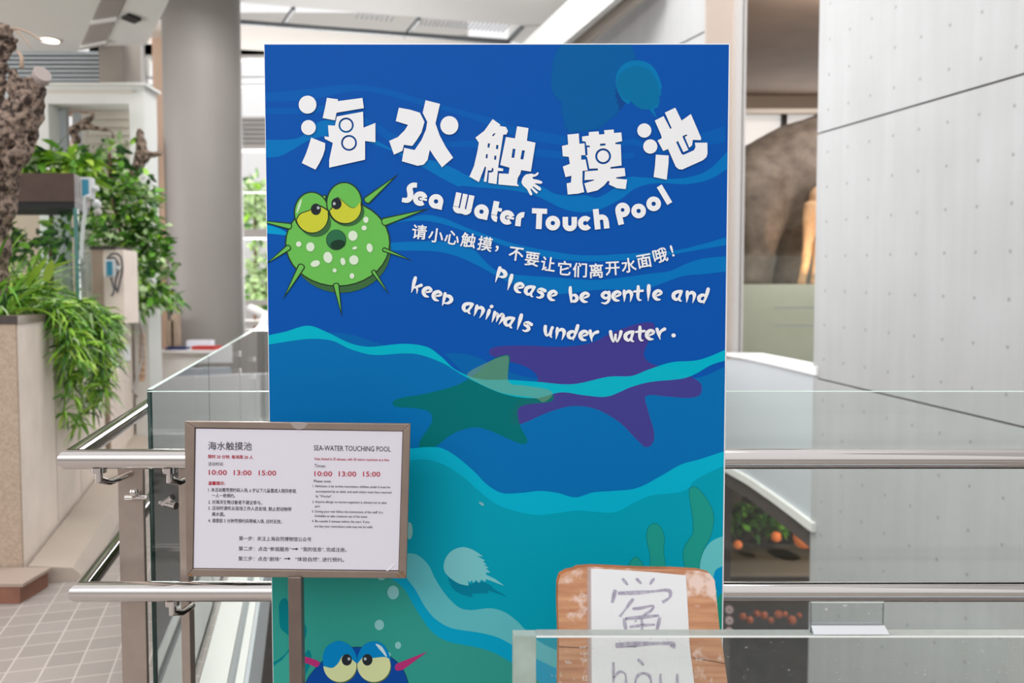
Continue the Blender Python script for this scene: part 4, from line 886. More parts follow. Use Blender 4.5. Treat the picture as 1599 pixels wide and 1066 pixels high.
# ------------------------------------------------------------------ WOODEN BOARD WITH A DRAWN SHEET
YW = 1.64; WPN = Plane((0, YW, Z(1000, YW)), (0, -1, .06))
wb_ = thing('wooden_board', 'worn wooden board with a taped sheet of pencilled Chinese writing, behind the tank wall', 'board', (.27, 1.66, .62))
def wood_mat():
    m = bpy.data.materials.new('worn_wood'); m.use_nodes = True; n = m.node_tree; b = n.nodes['Principled BSDF']
    t = n.nodes.new('ShaderNodeTexCoord'); mp = n.nodes.new('ShaderNodeMapping'); mp.inputs['Scale'].default_value = (2.5, 1, 26)
    no = n.nodes.new('ShaderNodeTexNoise'); no.inputs['Scale'].default_value = 3; no.inputs['Detail'].default_value = 7
    r = n.nodes.new('ShaderNodeValToRGB'); r.color_ramp.elements[0].position = .3; r.color_ramp.elements[1].position = .7
    r.color_ramp.elements[0].color = (*lin((178, 118, 84)), 1); r.color_ramp.elements[1].color = (*lin((214, 162, 124)), 1)
    n2 = n.nodes.new('ShaderNodeTexNoise'); n2.inputs['Scale'].default_value = 38; n2.inputs['Detail'].default_value = 8
    n3 = n.nodes.new('ShaderNodeTexNoise'); n3.inputs['Scale'].default_value = 9
    ad = n.nodes.new('ShaderNodeMath'); ad.operation = 'ADD'
    r2 = n.nodes.new('ShaderNodeValToRGB'); r2.color_ramp.elements[0].position = .53; r2.color_ramp.elements[1].position = .62
    hf = n.nodes.new('ShaderNodeMath'); hf.operation = 'MULTIPLY'; hf.inputs[1].default_value = .5
    mx = n.nodes.new('ShaderNodeMix'); mx.data_type = 'RGBA'; mx.inputs[7].default_value = (*lin((232, 206, 194)), 1)
    L = n.links.new
    L(t.outputs['Object'], mp.inputs[0]); L(mp.outputs[0], no.inputs['Vector']); L(no.outputs[0], r.inputs[0])
    L(t.outputs['Object'], n2.inputs['Vector']); L(t.outputs['Object'], n3.inputs['Vector']); L(n2.outputs[0], ad.inputs[0]); L(n3.outputs[0], ad.inputs[1])
    L(ad.outputs[0], hf.inputs[0]); L(hf.outputs[0], r2.inputs[0]); L(r2.outputs[0], mx.inputs[0]); L(r.outputs[0], mx.inputs[6]); L(mx.outputs[2], b.inputs['Base Color'])
    b.inputs['Roughness'].default_value = .42; return m
WM = wood_mat(); WE = mat('raw_wood_edge', (168, 104, 62), .7, var=.2, scale=30)
out = [(871,1180),(872,1066),(873,1000),(871,935),(871.5,910),(875,898),(885,892),(897,889.5),(903,886),(925,884.5),(960,886),(1000,888),(1050,888.5),(1092,891),(1108,895),(1116,905),(1119,935),(1124,985),(1130,1020),(1136,1066),(1142,1180)]
k = MB(); f = [WPN(x, y) for x, y in out]; bk = [p + Vector((-.003, .014, .001)) for p in f]; n_ = len(out)
k.add(f, [tuple(range(n_))], WM); k.add(f + bk, [tuple(range(2*n_ - 1, n_ - 1, -1))] + [(i, n_ + i, n_ + (i+1) % n_, (i+1) % n_) for i in range(n_)], WE)
k.build('plank', wb_)
k = MB(); q = [(921,887),(960,889),(1020,893),(1071,898),(1074,950),(1077,1010),(1084,1066),(1093,1180),(921,1180),(922,1066),(921,980)]
k.add([WPN(x, y, .0012) for x, y in q], [tuple(range(len(q)))], mat('drawing_paper', (233, 235, 238), .4, var=.02, scale=14)); sheet = k.build('paper_sheet', wb_)
PEN = mat('pencil_grey', (150, 144, 166), .7, rgb2=(196, 192, 206), scale=180, stretch=(1, 1, .35))
pen = MB()
def pst(pts, w):
    Lf, Rt = stroke_poly([(x, -y, w * (.75 + .25 * math.sin(i * 2.1))) for i, (x, y) in enumerate(c8(pts))])
    vs = []; fs = []
    for a_3, b_3 in zip(Lf, Rt): vs += [WPN(a_3[0], -a_3[1], .002), WPN(b_3[0], -b_3[1], .002)]
    for i in range(len(Lf) - 1): fs.append((2*i, 2*i+1, 2*i+3, 2*i+2))
    pen.add(vs, fs, PEN)
for pts, w in (([(628,532),(640,548),(655,566)],5),([(698,532),(710,545),(724,560)],5),([(790,532),(780,545),(768,564)],5),([(592,590),(585,620),(575,658)],6.5),([(605,608),(700,605),(790,598),(850,592),(872,602),(868,630),(832,654)],6.5),
               ([(684,636),(665,660),(640,695),(614,728)],5.5),([(678,688),(720,684),(785,672),(775,695),(735,722)],5),([(632,742),(650,738)],4),([(637,745),(642,775),(648,806)],6),([(645,738),(730,730),(815,722)],6),([(818,730),(812,765),(800,806)],6),([(725,735),(727,770),(728,806)],4.5),([(665,780),(730,772),(795,768)],5),([(690,752),(700,750)],3),
               ([(592,872),(700,868),(800,864),(884,866),(882,886)],8.5),([(595,884),(700,880)],3),([(706,945),(720,958),(736,976)],5)):
    pst(pts, w)
# pinyin in round hand-drawn letters
hc = [([(582,960),(582,1000),(582,1080)],4.5),([(584,1040),(610,1010),(640,1018),(646,1050),(646,1080)],4.5),([(735,1015),(705,1030),(694,1066),(705,1090)],5),([(735,1015),(765,1030),(775,1066),(765,1090)],5),([(822,1020),(822,1066),(830,1090)],4.5),([(908,1020),(908,1066),(908,1090)],5)]
for pts, w in hc: pst(pts, w)
pen.build('pencil_writing', sheet)
chk = MB(); CK = mat('white_chalk_print', (238, 226, 220), .8)
for tx, x, y, a_5, s_ in (('China',906,932,-.05,8),('Sea',906,940,-.05,7),('沪',911,955,0,9),('and',905,1012,0,7),('Con',906,1022,0,7),('The',906,1032,0,7),('No',883,1036,0,8),('红',909,1062,0,10),('Star',1086,1031,.02,8)):
    typeset(chk, tx, x, y, s_, CK, WPN, .0015, a_5)
chk.build('printed_remains', wb_)
k = MB(); k.add([WPN(x, y, .0016) for x, y in ((917,884.6),(923,884.6),(925,1180),(918,1180))], [(0,1,2,3)], mat('tape_strip', (205, 186, 182), .2, alpha=.6)); k.build('tape', wb_)
k = MB(); k.add([WPN(x, y, .0012) for x, y in ((873,1009),(918,1011),(918,1012),(873,1010.2))], [(0,1,2,3)], mat('crack', (92, 58, 40), .9)); k.add([WPN(x, y, .0012) for x, y in ((1082,1026),(1132,1035),(1132,1036.4),(1082,1027))], [(0,1,2,3)], MATS['crack']); k.build('crack', wb_)

# ------------------------------------------------------------------ LEFT SIDE: column, counter, planters
YC = 11.5; XC = X(323, YC)
k = MB(); k.lathe((XC, YC, 0), [(.505, 0), (.505, 7.5)], mat('column_render', (136, 131, 127), .55, var=.035, scale=1.3), 48)
co = tag(k.build('column', smooth=.6), 'broad round pale grey column rising to the ceiling behind the railing', 'column')
Y2 = 13.2
k = MB(); k.box((X(246, Y2), Y2, 0), (X(283, Y2), Y2 + .5, 7.5), mat('peach_plaster', (204, 178, 158), .7, var=.05, scale=1)); tag(k.build('square_pillar'), 'narrow peach coloured pillar half hidden behind the round column', 'pillar')
ct = thing('reception_counter', 'low white counter standing in front of the round column', 'counter', (-4.2, 10.4, 0))
k = MB(); k.box((-4.28, 10.15, 0), (-3.2, 10.70, .82), M['white_paint']); k.build('body', ct)
k = MB(); k.box((-4.30, 10.10, .82), (-3.15, 10.75, .855), M['white']); k.build('top', ct)
for (x, y, w, d, h, rot, c, nm, lab) in ((-4.12, 10.25, .24, .2, .03, .1, (36, 50, 104), 'booklet', 'dark blue booklet lying on the white counter'), (-3.76, 10.25, .30, .2, .045, -.15, (190, 60, 56), 'booklet', 'red booklet lying on the white counter by the railing'), (-3.95, 10.55, .30, .18, .10, .1, (226, 228, 238), 'paper_pile', 'pile of white papers on the counter before the column')):
    k = MB(); k.obox((x, y, .856 + h / 2), (w/2*math.cos(rot), w/2*math.sin(rot), 0), (-d/2*math.sin(rot), d/2*math.cos(rot), 0), (0, 0, h/2), mat('paper_%d_%d' % (c[0], c[1]), c, .5)); tag(k.build(nm), lab, 'booklet' if nm == 'booklet' else 'papers')

def xe(Y): return -2.49 - .33 * (Y - 4.19)
p1 = thing('stone_planter', 'tall beige stone planter with dark rim, nearest at left edge', 'planter', (-3.5, 5.4, 0))
foot = [(-6.2, 4.19), (xe(4.19), 4.19), (xe(6.85), 6.85), (-6.2, 6.85)]
k = MB(); k.prism(foot, 0, 1.335, M['stone'])
k.build('body', p1)
k = MB(); k.prism([(-6.2, 4.178), (xe(4.19) - .002, 4.178), (xe(4.19) - .002, 4.1895), (-6.2, 4.1895)], .0, 1.335, M['stone_gravel']); k.build('front_slab', p1)
k = MB(); nn = Vector((.95, .313, 0)) * .012
inn = [(-6.0, 4.33), (xe(4.33) - .12, 4.33), (xe(6.7) - .12, 6.7), (-6.0, 6.7)]
of = [(-6.22, 4.17), (xe(4.19) + .014, 4.17), (xe(6.86) + .014, 6.86), (-6.22, 6.86)]
for i in range(4):
    j = (i + 1) % 4; k.prism([of[i], of[j], inn[j], inn[i]], 1.3355, 1.376, M['cap'] if i != 1 else mat('brown_stone_cap', (136, 120, 108), .5, var=.1, scale=12))
k.build('rim', p1)
k = MB(); k.prism(inn, 1.336, 1.352, mat('soil', (78, 62, 48), .95, var=.3, scale=30, bump=.3)); k.build('soil', p1)
k = MB(); JT = mat('stone_joint', (164, 146, 130), .8)
for Y_ in (5.0, 5.75, 6.35):
    a_6 = Vector((xe(Y_), Y_, 0)); d1 = Vector((-.313, .95, 0)); k.obox(a_6 + Vector((0, 0, .72)), d1 * .004, Vector((.95, .313, 0)) * .0015, (0, 0, .60), JT)
k.build('panel_joint', p1)
k = MB(); k.prism([(-6.2, 3.93), (-2.36, 3.93), (-2.36, 4.17), (-6.2, 4.17)], .0005, .085, mat('red_wood_step', (140, 96, 78), .55, var=.12, scale=12)); k.prism([(-6.2, 3.92), (-2.34, 3.92), (-2.34, 4.17), (-6.2, 4.17)], .085, .10, mat('grey_step_top', (168, 150, 138), .5)); tag(k.build('wooden_step'), 'low reddish brown step along the foot of the near planter', 'step')
k = MB()
q0, q1 = Vector((xe(4.19) + .02, 4.19, 0)), Vector((xe(11.2) + .02, 11.2, 0)); w_ = Vector((.26, .08, 0)); vs = [q0, q0 + w_, q1 + w_, q1, q0 + Vector((0,0,.10)), q0 + w_ * .75 + Vector((0,0,.07)), q1 + w_ * .75 + Vector((0,0,.07)), q1 + Vector((0,0,.10))]
vs = [v + Vector((0,0,.0005)) for v in vs]
k.add(vs, [(0,3,2,1),(4,5,6,7),(0,1,5,4),(1,2,6,5),(2,3,7,6),(3,0,4,7)], mat('kerb_stone', (180, 166, 154), .55, var=.05, scale=3)); struct(k.build('trim_8'))
p2 = thing('stone_planter', 'farther beige stone planter with cables on its face, running back to the column', 'planter', (-4.6, 9, 0))
def xf(Y): return xe(Y) + .04
fo = [(-6.2, 6.9), (xf(6.9), 6.9), (xf(11.0), 11.0), (-6.2, 11.0)]
k = MB(); k.prism(fo, 0, 1.22, M['stone']); k.build('body', p2)
k = MB(); k.prism([(-6.2, 6.885), (xf(6.9) - .002, 6.885), (xf(6.9) - .002, 6.8995), (-6.2, 6.8995)], 0, 1.22, mat('stone_shade_tone', (176, 156, 140), .75)); k.build('front_slab', p2)  # darker stone colour stands in for shade on the planter's front
k = MB(); k.prism([(-6.22, 6.87), (xf(6.87) + .02, 6.87), (xf(11.02) + .02, 11.02), (-6.22, 11.02)], 1.2205, 1.25, MATS['brown_stone_cap']); k.build('rim', p2)
k = MB(); k.prism([(-6.1, 7.0), (xf(7) - .15, 7.0), (xf(10.9) - .15, 10.9), (-6.1, 10.9)], 1.251, 1.262, MATS['soil']); k.build('soil', p2)
# short stone pedestal with a pump and coiled cable
Yd = 7.0; xa, xb = X(146, Yd), X(195, Yd)
pd_ = thing('stone_pedestal', 'square beige stone block with dark cap standing on the far planter', 'pedestal', ((xa + xb) / 2, Yd + .13, 1.263))
k = MB(); k.box((xa, Yd, 1.263), (xb, Yd + .26, Z(390, Yd)), M['stone']); k.box((xa, Yd - .004, 1.263), (xa + .09, Yd - .0004, Z(390, Yd)), MATS['stone_shade_tone']); k.build('block', pd_)  # darker facing puts the block's shaded side into colour
k = MB(); k.box((xa - .01, Yd - .01, Z(390, Yd) + .0005), (xb - .06, Yd + .27, Z(385, Yd)), M['cap']); k.build('cap', pd_)
BLU = mat('pump_blue', (62, 150, 182), .45); PLW = mat('pump_white', (218, 220, 222), .45)
def pump(name, px0, px1, py0, py1, Y_, lab):
    t = thing(name, lab, 'pump', (X((px0+px1)/2, Y_), Y_, Z(py1, Y_)))
    k = MB(); k.box((X(px0, Y_), Y_, Z(py1, Y_)), (X(px0 + (px1-px0)*.62, Y_), Y_ + .07, Z(py0, Y_)), PLW); k.build('housing', t, bevel=.008)
    k = MB(); k.box((X(px0 + (px1-px0)*.2, Y_), Y_ - .006, Z(py1 - (py1-py0)*.1, Y_)), (X(px0 + (px1-px0)*.52, Y_), Y_ - .0005, Z(py0 + (py1-py0)*.12, Y_)), BLU); k.build('blue_face', t)
    k = MB(); k.ball((X(px0 + (px1-px0)*.78, Y_), Y_ + .035, Z((py0+py1)/2, Y_)), (px1-px0)*.16/F*Y_, PLW); k.build('knob', t, smooth=3); return t
pump('circulation_pump', 164, 190, 405, 433, 6.98 - .085, 'blue and white pump on the face of the stone pedestal')
k = MB(); pts = [(167,404),(176,396),(188,400),(191,420),(187,440),(183,455),(180,440),(186,418),(178,402),(168,410),(172,430),(178,452),(174,462)]
k.tube([at(x, y, 6.93) for x, y in cr(pts, n=4)], .009, mat('grey_cable', (98, 96, 100), .5), 6); tag(k.build('cable_coil', smooth=3), 'loose coil of dark cable hanging on the stone pedestal', 'cable')
k = MB(); pts = [at(x, y, Y_) for x, y, Y_ in ((188,480,7.6),(206,478,7.6),(216,490,7.55),(221,520,7.7),(222,560,7.7),(214,590,7.6),(208,610,7.5),(214,620,7.5))]; k.tube(pts, .012, mat('grey_hose', (150, 146, 142), .5), 8); tag(k.build('hose', smooth=3), 'thin grey hose looping down the face of the far planter', 'hose')
k = MB(); pts = [at(222, 520 + 5 * i, 7.75) for i in range(16)]
k.tube(pts, [.03 if i % 2 else .024 for i in range(16)], mat('corrugated_brown', (176, 146, 122), .5), 10); tag(k.build('corrugated_pipe'), 'short ribbed brown pipe standing against the far planter', 'pipe')
k = MB(); c_ = at(194, 552, 7.15); k.lathe(c_, [(.02, .08), (.045, .07), (.05, -.06), (.03, -.075)], PLW, 14); tag(k.build('white_canister', smooth=.8), 'small white canister hung on the far planter face below the leaves', 'canister')
for i, (px_, py0, py1, w_) in enumerate(((264,500,560,.05),(272,490,545,.04))):
    k = MB(); a_7 = at(px_, py0, 10.2); k.box((a_7.x - w_, 10.2, .9), (a_7.x + w_, 10.3, a_7.z), mat('drift_post', (170, 150, 132), .8, var=.1, scale=10)); tag(k.build('wooden_post'), ('left' if i == 0 else 'right') + ' one of two short weathered posts just left of the column foot', 'post')

# aquarium
Ya = 5.95; xa1 = X(121, Ya); ya2 = 6.45; xk = X(145, ya2)
aq = thing('aquarium', 'glass aquarium with dark brown wooden hood standing on the near planter', 'aquarium', (-3.3, 5.2, 1.377))
zh0, zh1, zb0 = Z(316, Ya), Z(272, Ya), 1.377
k = MB(); k.prism([(-4.6, Ya), (xa1, Ya), (xk, ya2), (-4.6, ya2)], zh0, zh1, mat('dark_wood_hood', (84, 64, 58), .6, var=.12, scale=14)); k.build('hood', aq)
k = MB(); k.prism([(-4.58, Ya + .01), (xa1 - .004, Ya + .01), (xk - .004, ya2 - .01), (-4.58, ya2 - .01)], zh0 - .045, zh0 - .0005, M['black']); k.build('light_strip', aq)
k = MB(); z0a = zb0 + .022
k.prism([(-4.59, Ya + .005), (xa1 - .002, Ya + .005), (xa1 - .002, Ya + .013), (-4.59, Ya + .013)], z0a, zh0 - .046, M['tank_glass']); k.build('front_glass', aq)
k = MB(); k.prism([(xa1 - .002, Ya + .014), (xa1 + .004, Ya + .014), (xk, ya2), (xk - .008, ya2)], z0a, zh0 - .046, M['tank_glass']); k.build('side_glass', aq)
k = MB(); k.box((xa1 - .008, Ya - .004, z0a), (xa1 + .009, Ya + .022, zh0 - .046), mat('teal_seam', (96, 140, 138), .8, spec=.1)); k.build('corner_seam', aq)
k = MB(); k.prism([(-4.6, Ya), (xa1, Ya), (xk, ya2), (-4.6, ya2)], zb0, zb0 + .02, M['cap']); k.build('base', aq)
t = pump('hood_pump', 128, 158, 278, 312, 6.02, 'blue and white pump clipped to the end of the aquarium hood')
k = MB(); pts = [at(x, y, 5.92) for x, y in ((139,309),(137,306),(133,308),(133,330),(130,352),(128,378),(127,398),(128,410))]
k.tube(cr and pts, .012, mat('white_hose', (206, 208, 210), .45), 10); tag(k.build('white_hose', smooth=3), 'white hose hanging from the pump down the aquarium corner', 'hose')
k = MB(); c_ = at(150, 318, 6.1); k.ball(c_, .035, PLW); k.ball(c_ + Vector((.012, 0, -.06)), .028, mat('pale_grey_plastic', (196, 190, 186), .5)); tag(k.build('valve', smooth=3), 'pale plastic valve beside the hood pump', 'valve')

# gnarled driftwood trunk at left edge
BARK = mat('gnarled_bark', (52, 41, 36), .9, rgb2=(156, 136, 122), scale=30, bump=1.0, ramp=(.38, .6))
def gnarl(name, chains, lab, cat, seed, amp, parent=None, m_=BARK):
    """one branching woody body grown with a skin, its surface knotted and pitted"""
    me = bpy.data.meshes.new(name); vs = []; es = []; rs = []
    for ch in chains:
        base = None
        for i, (p, r) in enumerate(ch):
            if i == 0 and vs:
                j = min(range(len(vs)), key=lambda q: (vs[q] - Vector(p)).length)
                if (vs[j] - Vector(p)).length < .06: base = j; continue
            vs.append(Vector(p)); rs.append(r)
            if base is not None: es.append((base, len(vs) - 1))
            base = len(vs) - 1
    me.from_pydata([tuple(v) for v in vs], es, []); o = bpy.data.objects.new(name, me); COL.objects.link(o)
    o.modifiers.new('skin', 'SKIN'); me.skin_vertices[0].data[0].use_root = True
    for i, r in enumerate(rs): me.skin_vertices[0].data[i].radius = (r, r)
    s_ = o.modifiers.new('sub', 'SUBSURF'); s_.levels = 4; s_.render_levels = 4
    dg = bpy.context.evaluated_depsgraph_get(); m2 = bpy.data.meshes.new_from_object(o.evaluated_get(dg)); bpy.data.objects.remove(o)
    nrm_ = [v.normal.copy() for v in m2.vertices]
    for v, n__ in zip(m2.vertices, nrm_):
        q = v.co * 9 + Vector((seed, 0, 0)); d = noise.noise(q) * .9 + noise.noise(q * 2.3) * .6 + abs(noise.noise(q * 4.7)) * -.5
        pit = noise.noise(v.co * 13 + Vector((0, seed, 0)))
        v.co += n__ * amp * (d - (1.6 * max(0, pit - .22) / .3 if pit > .22 else 0))
    m2.materials.clear(); m2.materials.append(m_); m2.polygons.foreach_set('use_smooth', [True] * len(m2.polygons))
    o2 = bpy.data.objects.new(name, m2); COL.objects.link(o2)
    if parent: o2.parent = parent; o2.matrix_parent_inverse = Matrix.Translation(parent.location).inverted()
    elif lab: tag(o2, lab, cat)
    return o2
Yl = 4.55
def l3(px, py, dy=0.): return at(px, py, Yl + dy)
dw = thing('driftwood_trunk', 'gnarled brown driftwood trunk with a sawn limb at the left edge', 'driftwood', (X(-20, Yl), Yl, 1.36))
gnarl('trunk', [[(l3(-26, 497), .12), (l3(-24, 420), .12), (l3(-18, 340), .12), (l3(4, 282), .105), (l3(26, 235), .092), (l3(38, 190), .08), (l3(52, 150), .068), (l3(63, 122), .06)],
                [(l3(-18, 340), .1), (l3(-20, 270), .07), (l3(-16, 200), .05), (l3(-10, 140), .052), (l3(2, 95), .05), (l3(8, 60), .048), (l3(3, 36), .034)],
                [(l3(38, 190), .06), (l3(26, 140), .045), (l3(20, 118), .034), (l3(17, 104), .02)], [(l3(8, 60), .04), (l3(20, 68), .022), (l3(32, 60), .012)]], None, None, 3.1, .03, dw)
k = MB(); c_ = l3(65.5, 117, -.03); nax = (l3(69, 108, -.07) - l3(60, 130, 0)).normalized(); ax1 = nax.cross(Vector((0, 1, 0))).normalized(); ax2 = nax.cross(ax1)
k.add([c_ + nax * .012 + ax1 * .05 * math.cos(2*PI*i/16) + ax2 * .042 * math.sin(2*PI*i/16) for i in range(16)] + [c_ - nax * .03 + ax1 * .05 * math.cos(2*PI*i/16) + ax2 * .042 * math.sin(2*PI*i/16) for i in range(16)], [tuple(range(16)), tuple(range(31, 15, -1))] + [(i, 16 + i, 16 + (i+1) % 16, (i+1) % 16) for i in range(16)], mat('sawn_wood', (176, 164, 160), .8)); k.build('sawn_end', dw)
k = MB(); TWG = mat('pale_twig', (196, 172, 152), .8)
k.tube([l3(34, 106), l3(34, 90), l3(30, 82), l3(26, 81)], [.012, .01, .008, .006], TWG, 8); k.build('twig', dw, smooth=3)
k = MB(); k.tube([l3(16, 45), l3(30, 45), l3(48, 52), l3(62, 62), l3(68, 64)], [.008, .006, .005, .004, .003], TWG, 6); k.build('twig', dw, smooth=3)
k = MB(); k.tube([l3(22, 46), l3(36, 58), l3(46, 70), l3(50, 78)], [.005, .004, .003, .002], TWG, 6); k.build('twig', dw, smooth=3)

# foliage
LG = [mat('leaf_bright', (148, 198, 62), .45, var=.15, scale=9), mat('leaf_mid', (98, 156, 52), .45, var=.15, scale=9), mat('leaf_dark', (48, 92, 38), .5, var=.2, scale=9), mat('leaf_pale', (178, 202, 150), .4, var=.1, scale=9), mat('leaf_lime', (188, 218, 92), .4)]
rnd = random.Random(11)
sp_ = thing('spider_plant', 'lush bright green grassy plant spilling over the near planter rim', 'plant', (-3.0, 5.0, 1.353))
k = MB(); cen = []
for i in range(72):
    Y_ = rnd.uniform(4.36, 5.88); u_ = rnd.random() ** .8; cen.append(Vector((xe(Y_) - .14 - u_ * (.75 + .1 * rnd.random()), Y_, 1.352)))
for c_ in cen:
    hgt = rnd.uniform(.7, 1.1)
    for j in range(26):
        th = rnd.uniform(0, 2*PI); el = rnd.uniform(.5, 1.35)
        d = Vector((math.cos(th) * math.cos(el), math.sin(th) * math.cos(el), math.sin(el)))
        m_ = rnd.choices(LG, [5, 3.5, 1.6, 1.8, 1.8])[0]
        k.blade(c_ + Vector((rnd.uniform(-.04, .04), rnd.uniform(-.04, .04), 0)), d, rnd.uniform(.28, .62) * hgt, rnd.uniform(.012, .026), rnd.uniform(1.2, 2.6), m_, 6, rnd.uniform(-.8, .8))
k.build('leaf_tuft', sp_, smooth=3)
k = MB()
for i in range(30):                                   # trailing runners with plantlets
    Y_ = rnd.choice((rnd.uniform(4.75, 6.3), rnd.uniform(5.0, 5.9))); p = Vector((xe(Y_) - .05, Y_, 1.37)); ln = rnd.uniform(.12, .58) * (1.0 if 4.9 < Y_ < 5.6 else .62)
    if rnd.random() < .15: ln = .7
    out_ = rnd.uniform(.06, .30); pts = [p, p + Vector((out_ * .6, out_ * .1, .06)), p + Vector((out_, out_ * .2, -.05)), p + Vector((out_ + .02, .02, -ln * .55)), p + Vector((out_ + rnd.uniform(-.03, .06), .02, -ln))]
    k.tube(pts, .003, LG[0], 5)
    for t in range(int(8 + ln * 26)):
        s__ = rnd.random(); i0 = min(3, int(s__ * 4)); q = pts[i0].lerp(pts[i0 + 1], s__ * 4 - i0)
        for j in range(7):
            th = rnd.uniform(0, 2*PI); el = rnd.uniform(-.9, .8)
            k.blade(q, (math.cos(th) * math.cos(el), math.sin(th) * math.cos(el), math.sin(el)), rnd.uniform(.08, .2), rnd.uniform(.01, .02), rnd.uniform(1.0, 2.6), rnd.choices(LG, [5, 4, 1.8, 1.4, 1.4])[0], 4, rnd.uniform(-1, 1))
k.build('trailing_runner', sp_, smooth=3)
k = MB()
for px_, py_, tx, ty in ((42, 445, 68, 402), (72, 440, 80, 405), (80, 420, 110, 402)):   # a few broad upright leaves
    a_8 = at(px_, py_, 4.7); b_8 = at(tx, ty, 4.6); k.blade(a_8, b_8 - a_8, (b_8 - a_8).length * 1.1, .05, .25, LG[4], 7)
k.build('broad_leaf', sp_, smooth=3)
def leafcloud(name, lab, cen, rad, n, size, weights, seed, stems=(), wid=.55, droop=.8, cat='plant'):
    r = random.Random(seed); t = thing(name, lab, cat, (cen[0][0], cen[0][1], min(c[2] - q[2] for c, q in zip(cen, rad))))
    k = MB()
    for i in range(n):
        j = r.choices(range(len(cen)), [q[0] * q[2] for q in rad])[0]; c = Vector(cen[j]); q = rad[j]
        v = Vector((r.gauss(0, 1), r.gauss(0, 1), r.gauss(0, 1))).normalized() * r.random() ** .4
        p = c + Vector((v.x * q[0], v.y * q[1], v.z * q[2])); d = Vector((v.x + r.gauss(0, .6), v.y + r.gauss(0, .6) - .3, v.z * .4 + r.gauss(0, .5)))
        L_ = size * r.uniform(.6, 1.3); k.blade(p, d, L_, L_ * wid, droop, r.choices(LG, weights)[0], 4, r.uniform(-1.2, 1.2))
    k.build('foliage', t, smooth=3)
    if stems:
        k = MB()
        for st in stems: k.tube([s_[0] for s_ in st], [s_[1] for s_ in st], mat('brown_stem', (110, 84, 66), .9, var=.2, scale=20), 7)
        k.build('stem', t, smooth=3)
    return t
leafcloud('bushy_shrub', 'tall leafy green shrub between the white portal and the round column', [at(215, 420, 7.9), at(190, 340, 7.9), at(150, 255, 7.9), at(205, 300, 7.9), at(228, 380, 7.9), at(115, 248, 7.9), at(180, 225, 8.0)],
          [(.32, .3, .40), (.36, .3, .42), (.26, .25, .16), (.26, .25, .22), (.22, .2, .35), (.18, .2, .10), (.16, .2, .07)], 1500, .095, [2, 4, 4, 4, .6], 4,  # extra pale leaves stand in for highlights on the foliage
          [[(at(200, 497, 7.9), .03), (at(200, 400, 7.9), .03), (at(175, 300, 7.9), .025), (at(170, 240, 7.9), .02)]])
leafcloud('leafy_fern', 'bright green broad leafed plant showing above the aquarium hood', [at(60, 258, 6.66), at(100, 255, 6.66), at(35, 250, 6.66), at(125, 262, 6.66)], [(.18, .12, .15), (.2, .12, .14), (.16, .1, .16), (.12, .1, .12)], 260, .17, [5, 4, 1, 1, 2], 8, [[(Vector((X(80, 6.66), 6.66, 1.353)), .02), (at(80, 270, 6.66), .015)]], .26)
leafcloud('aquarium_plant', 'green plants growing inside the glass aquarium', [at(95, 370, 6.2), at(50, 385, 6.2), at(15, 375, 6.15)], [(.14, .1, .16), (.16, .1, .12), (.12, .1, .15)], 240, .09, [1.5, 3, 4, 1, 1], 9, [], .4)
leafcloud('low_fern', 'low dark green ferns along the far planter before the column', [at(215, 455, 8.4), at(240, 462, 9.2), at(258, 470, 9.6), at(200, 470, 8.0)], [(.25, .3, .2), (.25, .3, .16), (.18, .25, .12), (.2, .2, .14)], 620, .14, [2, 4, 4, 2, .5], 10, [], .22, 1.6)
gnarl('mossy_branch', [[(at(178, 320, 8.1), .03), (at(195, 295, 8.1), .045), (at(212, 268, 8.1), .05), (at(222, 245, 8.1), .06), (at(220, 220, 8.1), .05), (at(218, 200, 8.1), .02)], [(at(222, 245, 8.1), .05), (at(238, 240, 8.1), .035), (at(254, 238, 8.1), .025)]], 'twisted mossy brown branch in front of the portal right post', 'branch', 7.7, .014)
gnarl('bare_branch', [[(at(122, 225, 8.2), .05), (at(112, 205, 8.2), .05), (at(128, 195, 8.2), .045), (at(142, 185, 8.2), .03), (at(146, 175, 8.2), .018)], [(at(128, 195, 8.2), .03), (at(150, 200, 8.2), .02), (at(175, 205, 8.2), .014), (at(178, 225, 8.2), .01)]], 'bare brown branch crossing the white shutter of the portal', 'branch', 9.2, .010)
# garden beyond the back windows, its blown-out brightness put into pale leaf colour
for i, (px_, py_, Y_, rr, wts, lab) in enumerate(((398, 330, 20.5, .9, [.3, .3, .8, 5, 0], 'garden bush, leaves coloured pale for window glare, seen through the rear window'), (410, 440, 20.5, .7, [0, .4, 1, 5, 0], 'low garden hedge seen through the rear window beside the sign'))):
    leafcloud('garden_bush', lab, [at(px_, py_, Y_)], [(rr * .6, .3, rr)], 350, .22, wts, 20 + i, [[((X(px_, Y_), Y_, 0), .05), (at(px_, py_, Y_), .03)]], .5, .8, 'bush')
k = MB(); k.box((-14, 19.3, -.3), (2, 30, -.02), mat('garden_ground', (150, 150, 140), .9)); struct(k.build('ground'))

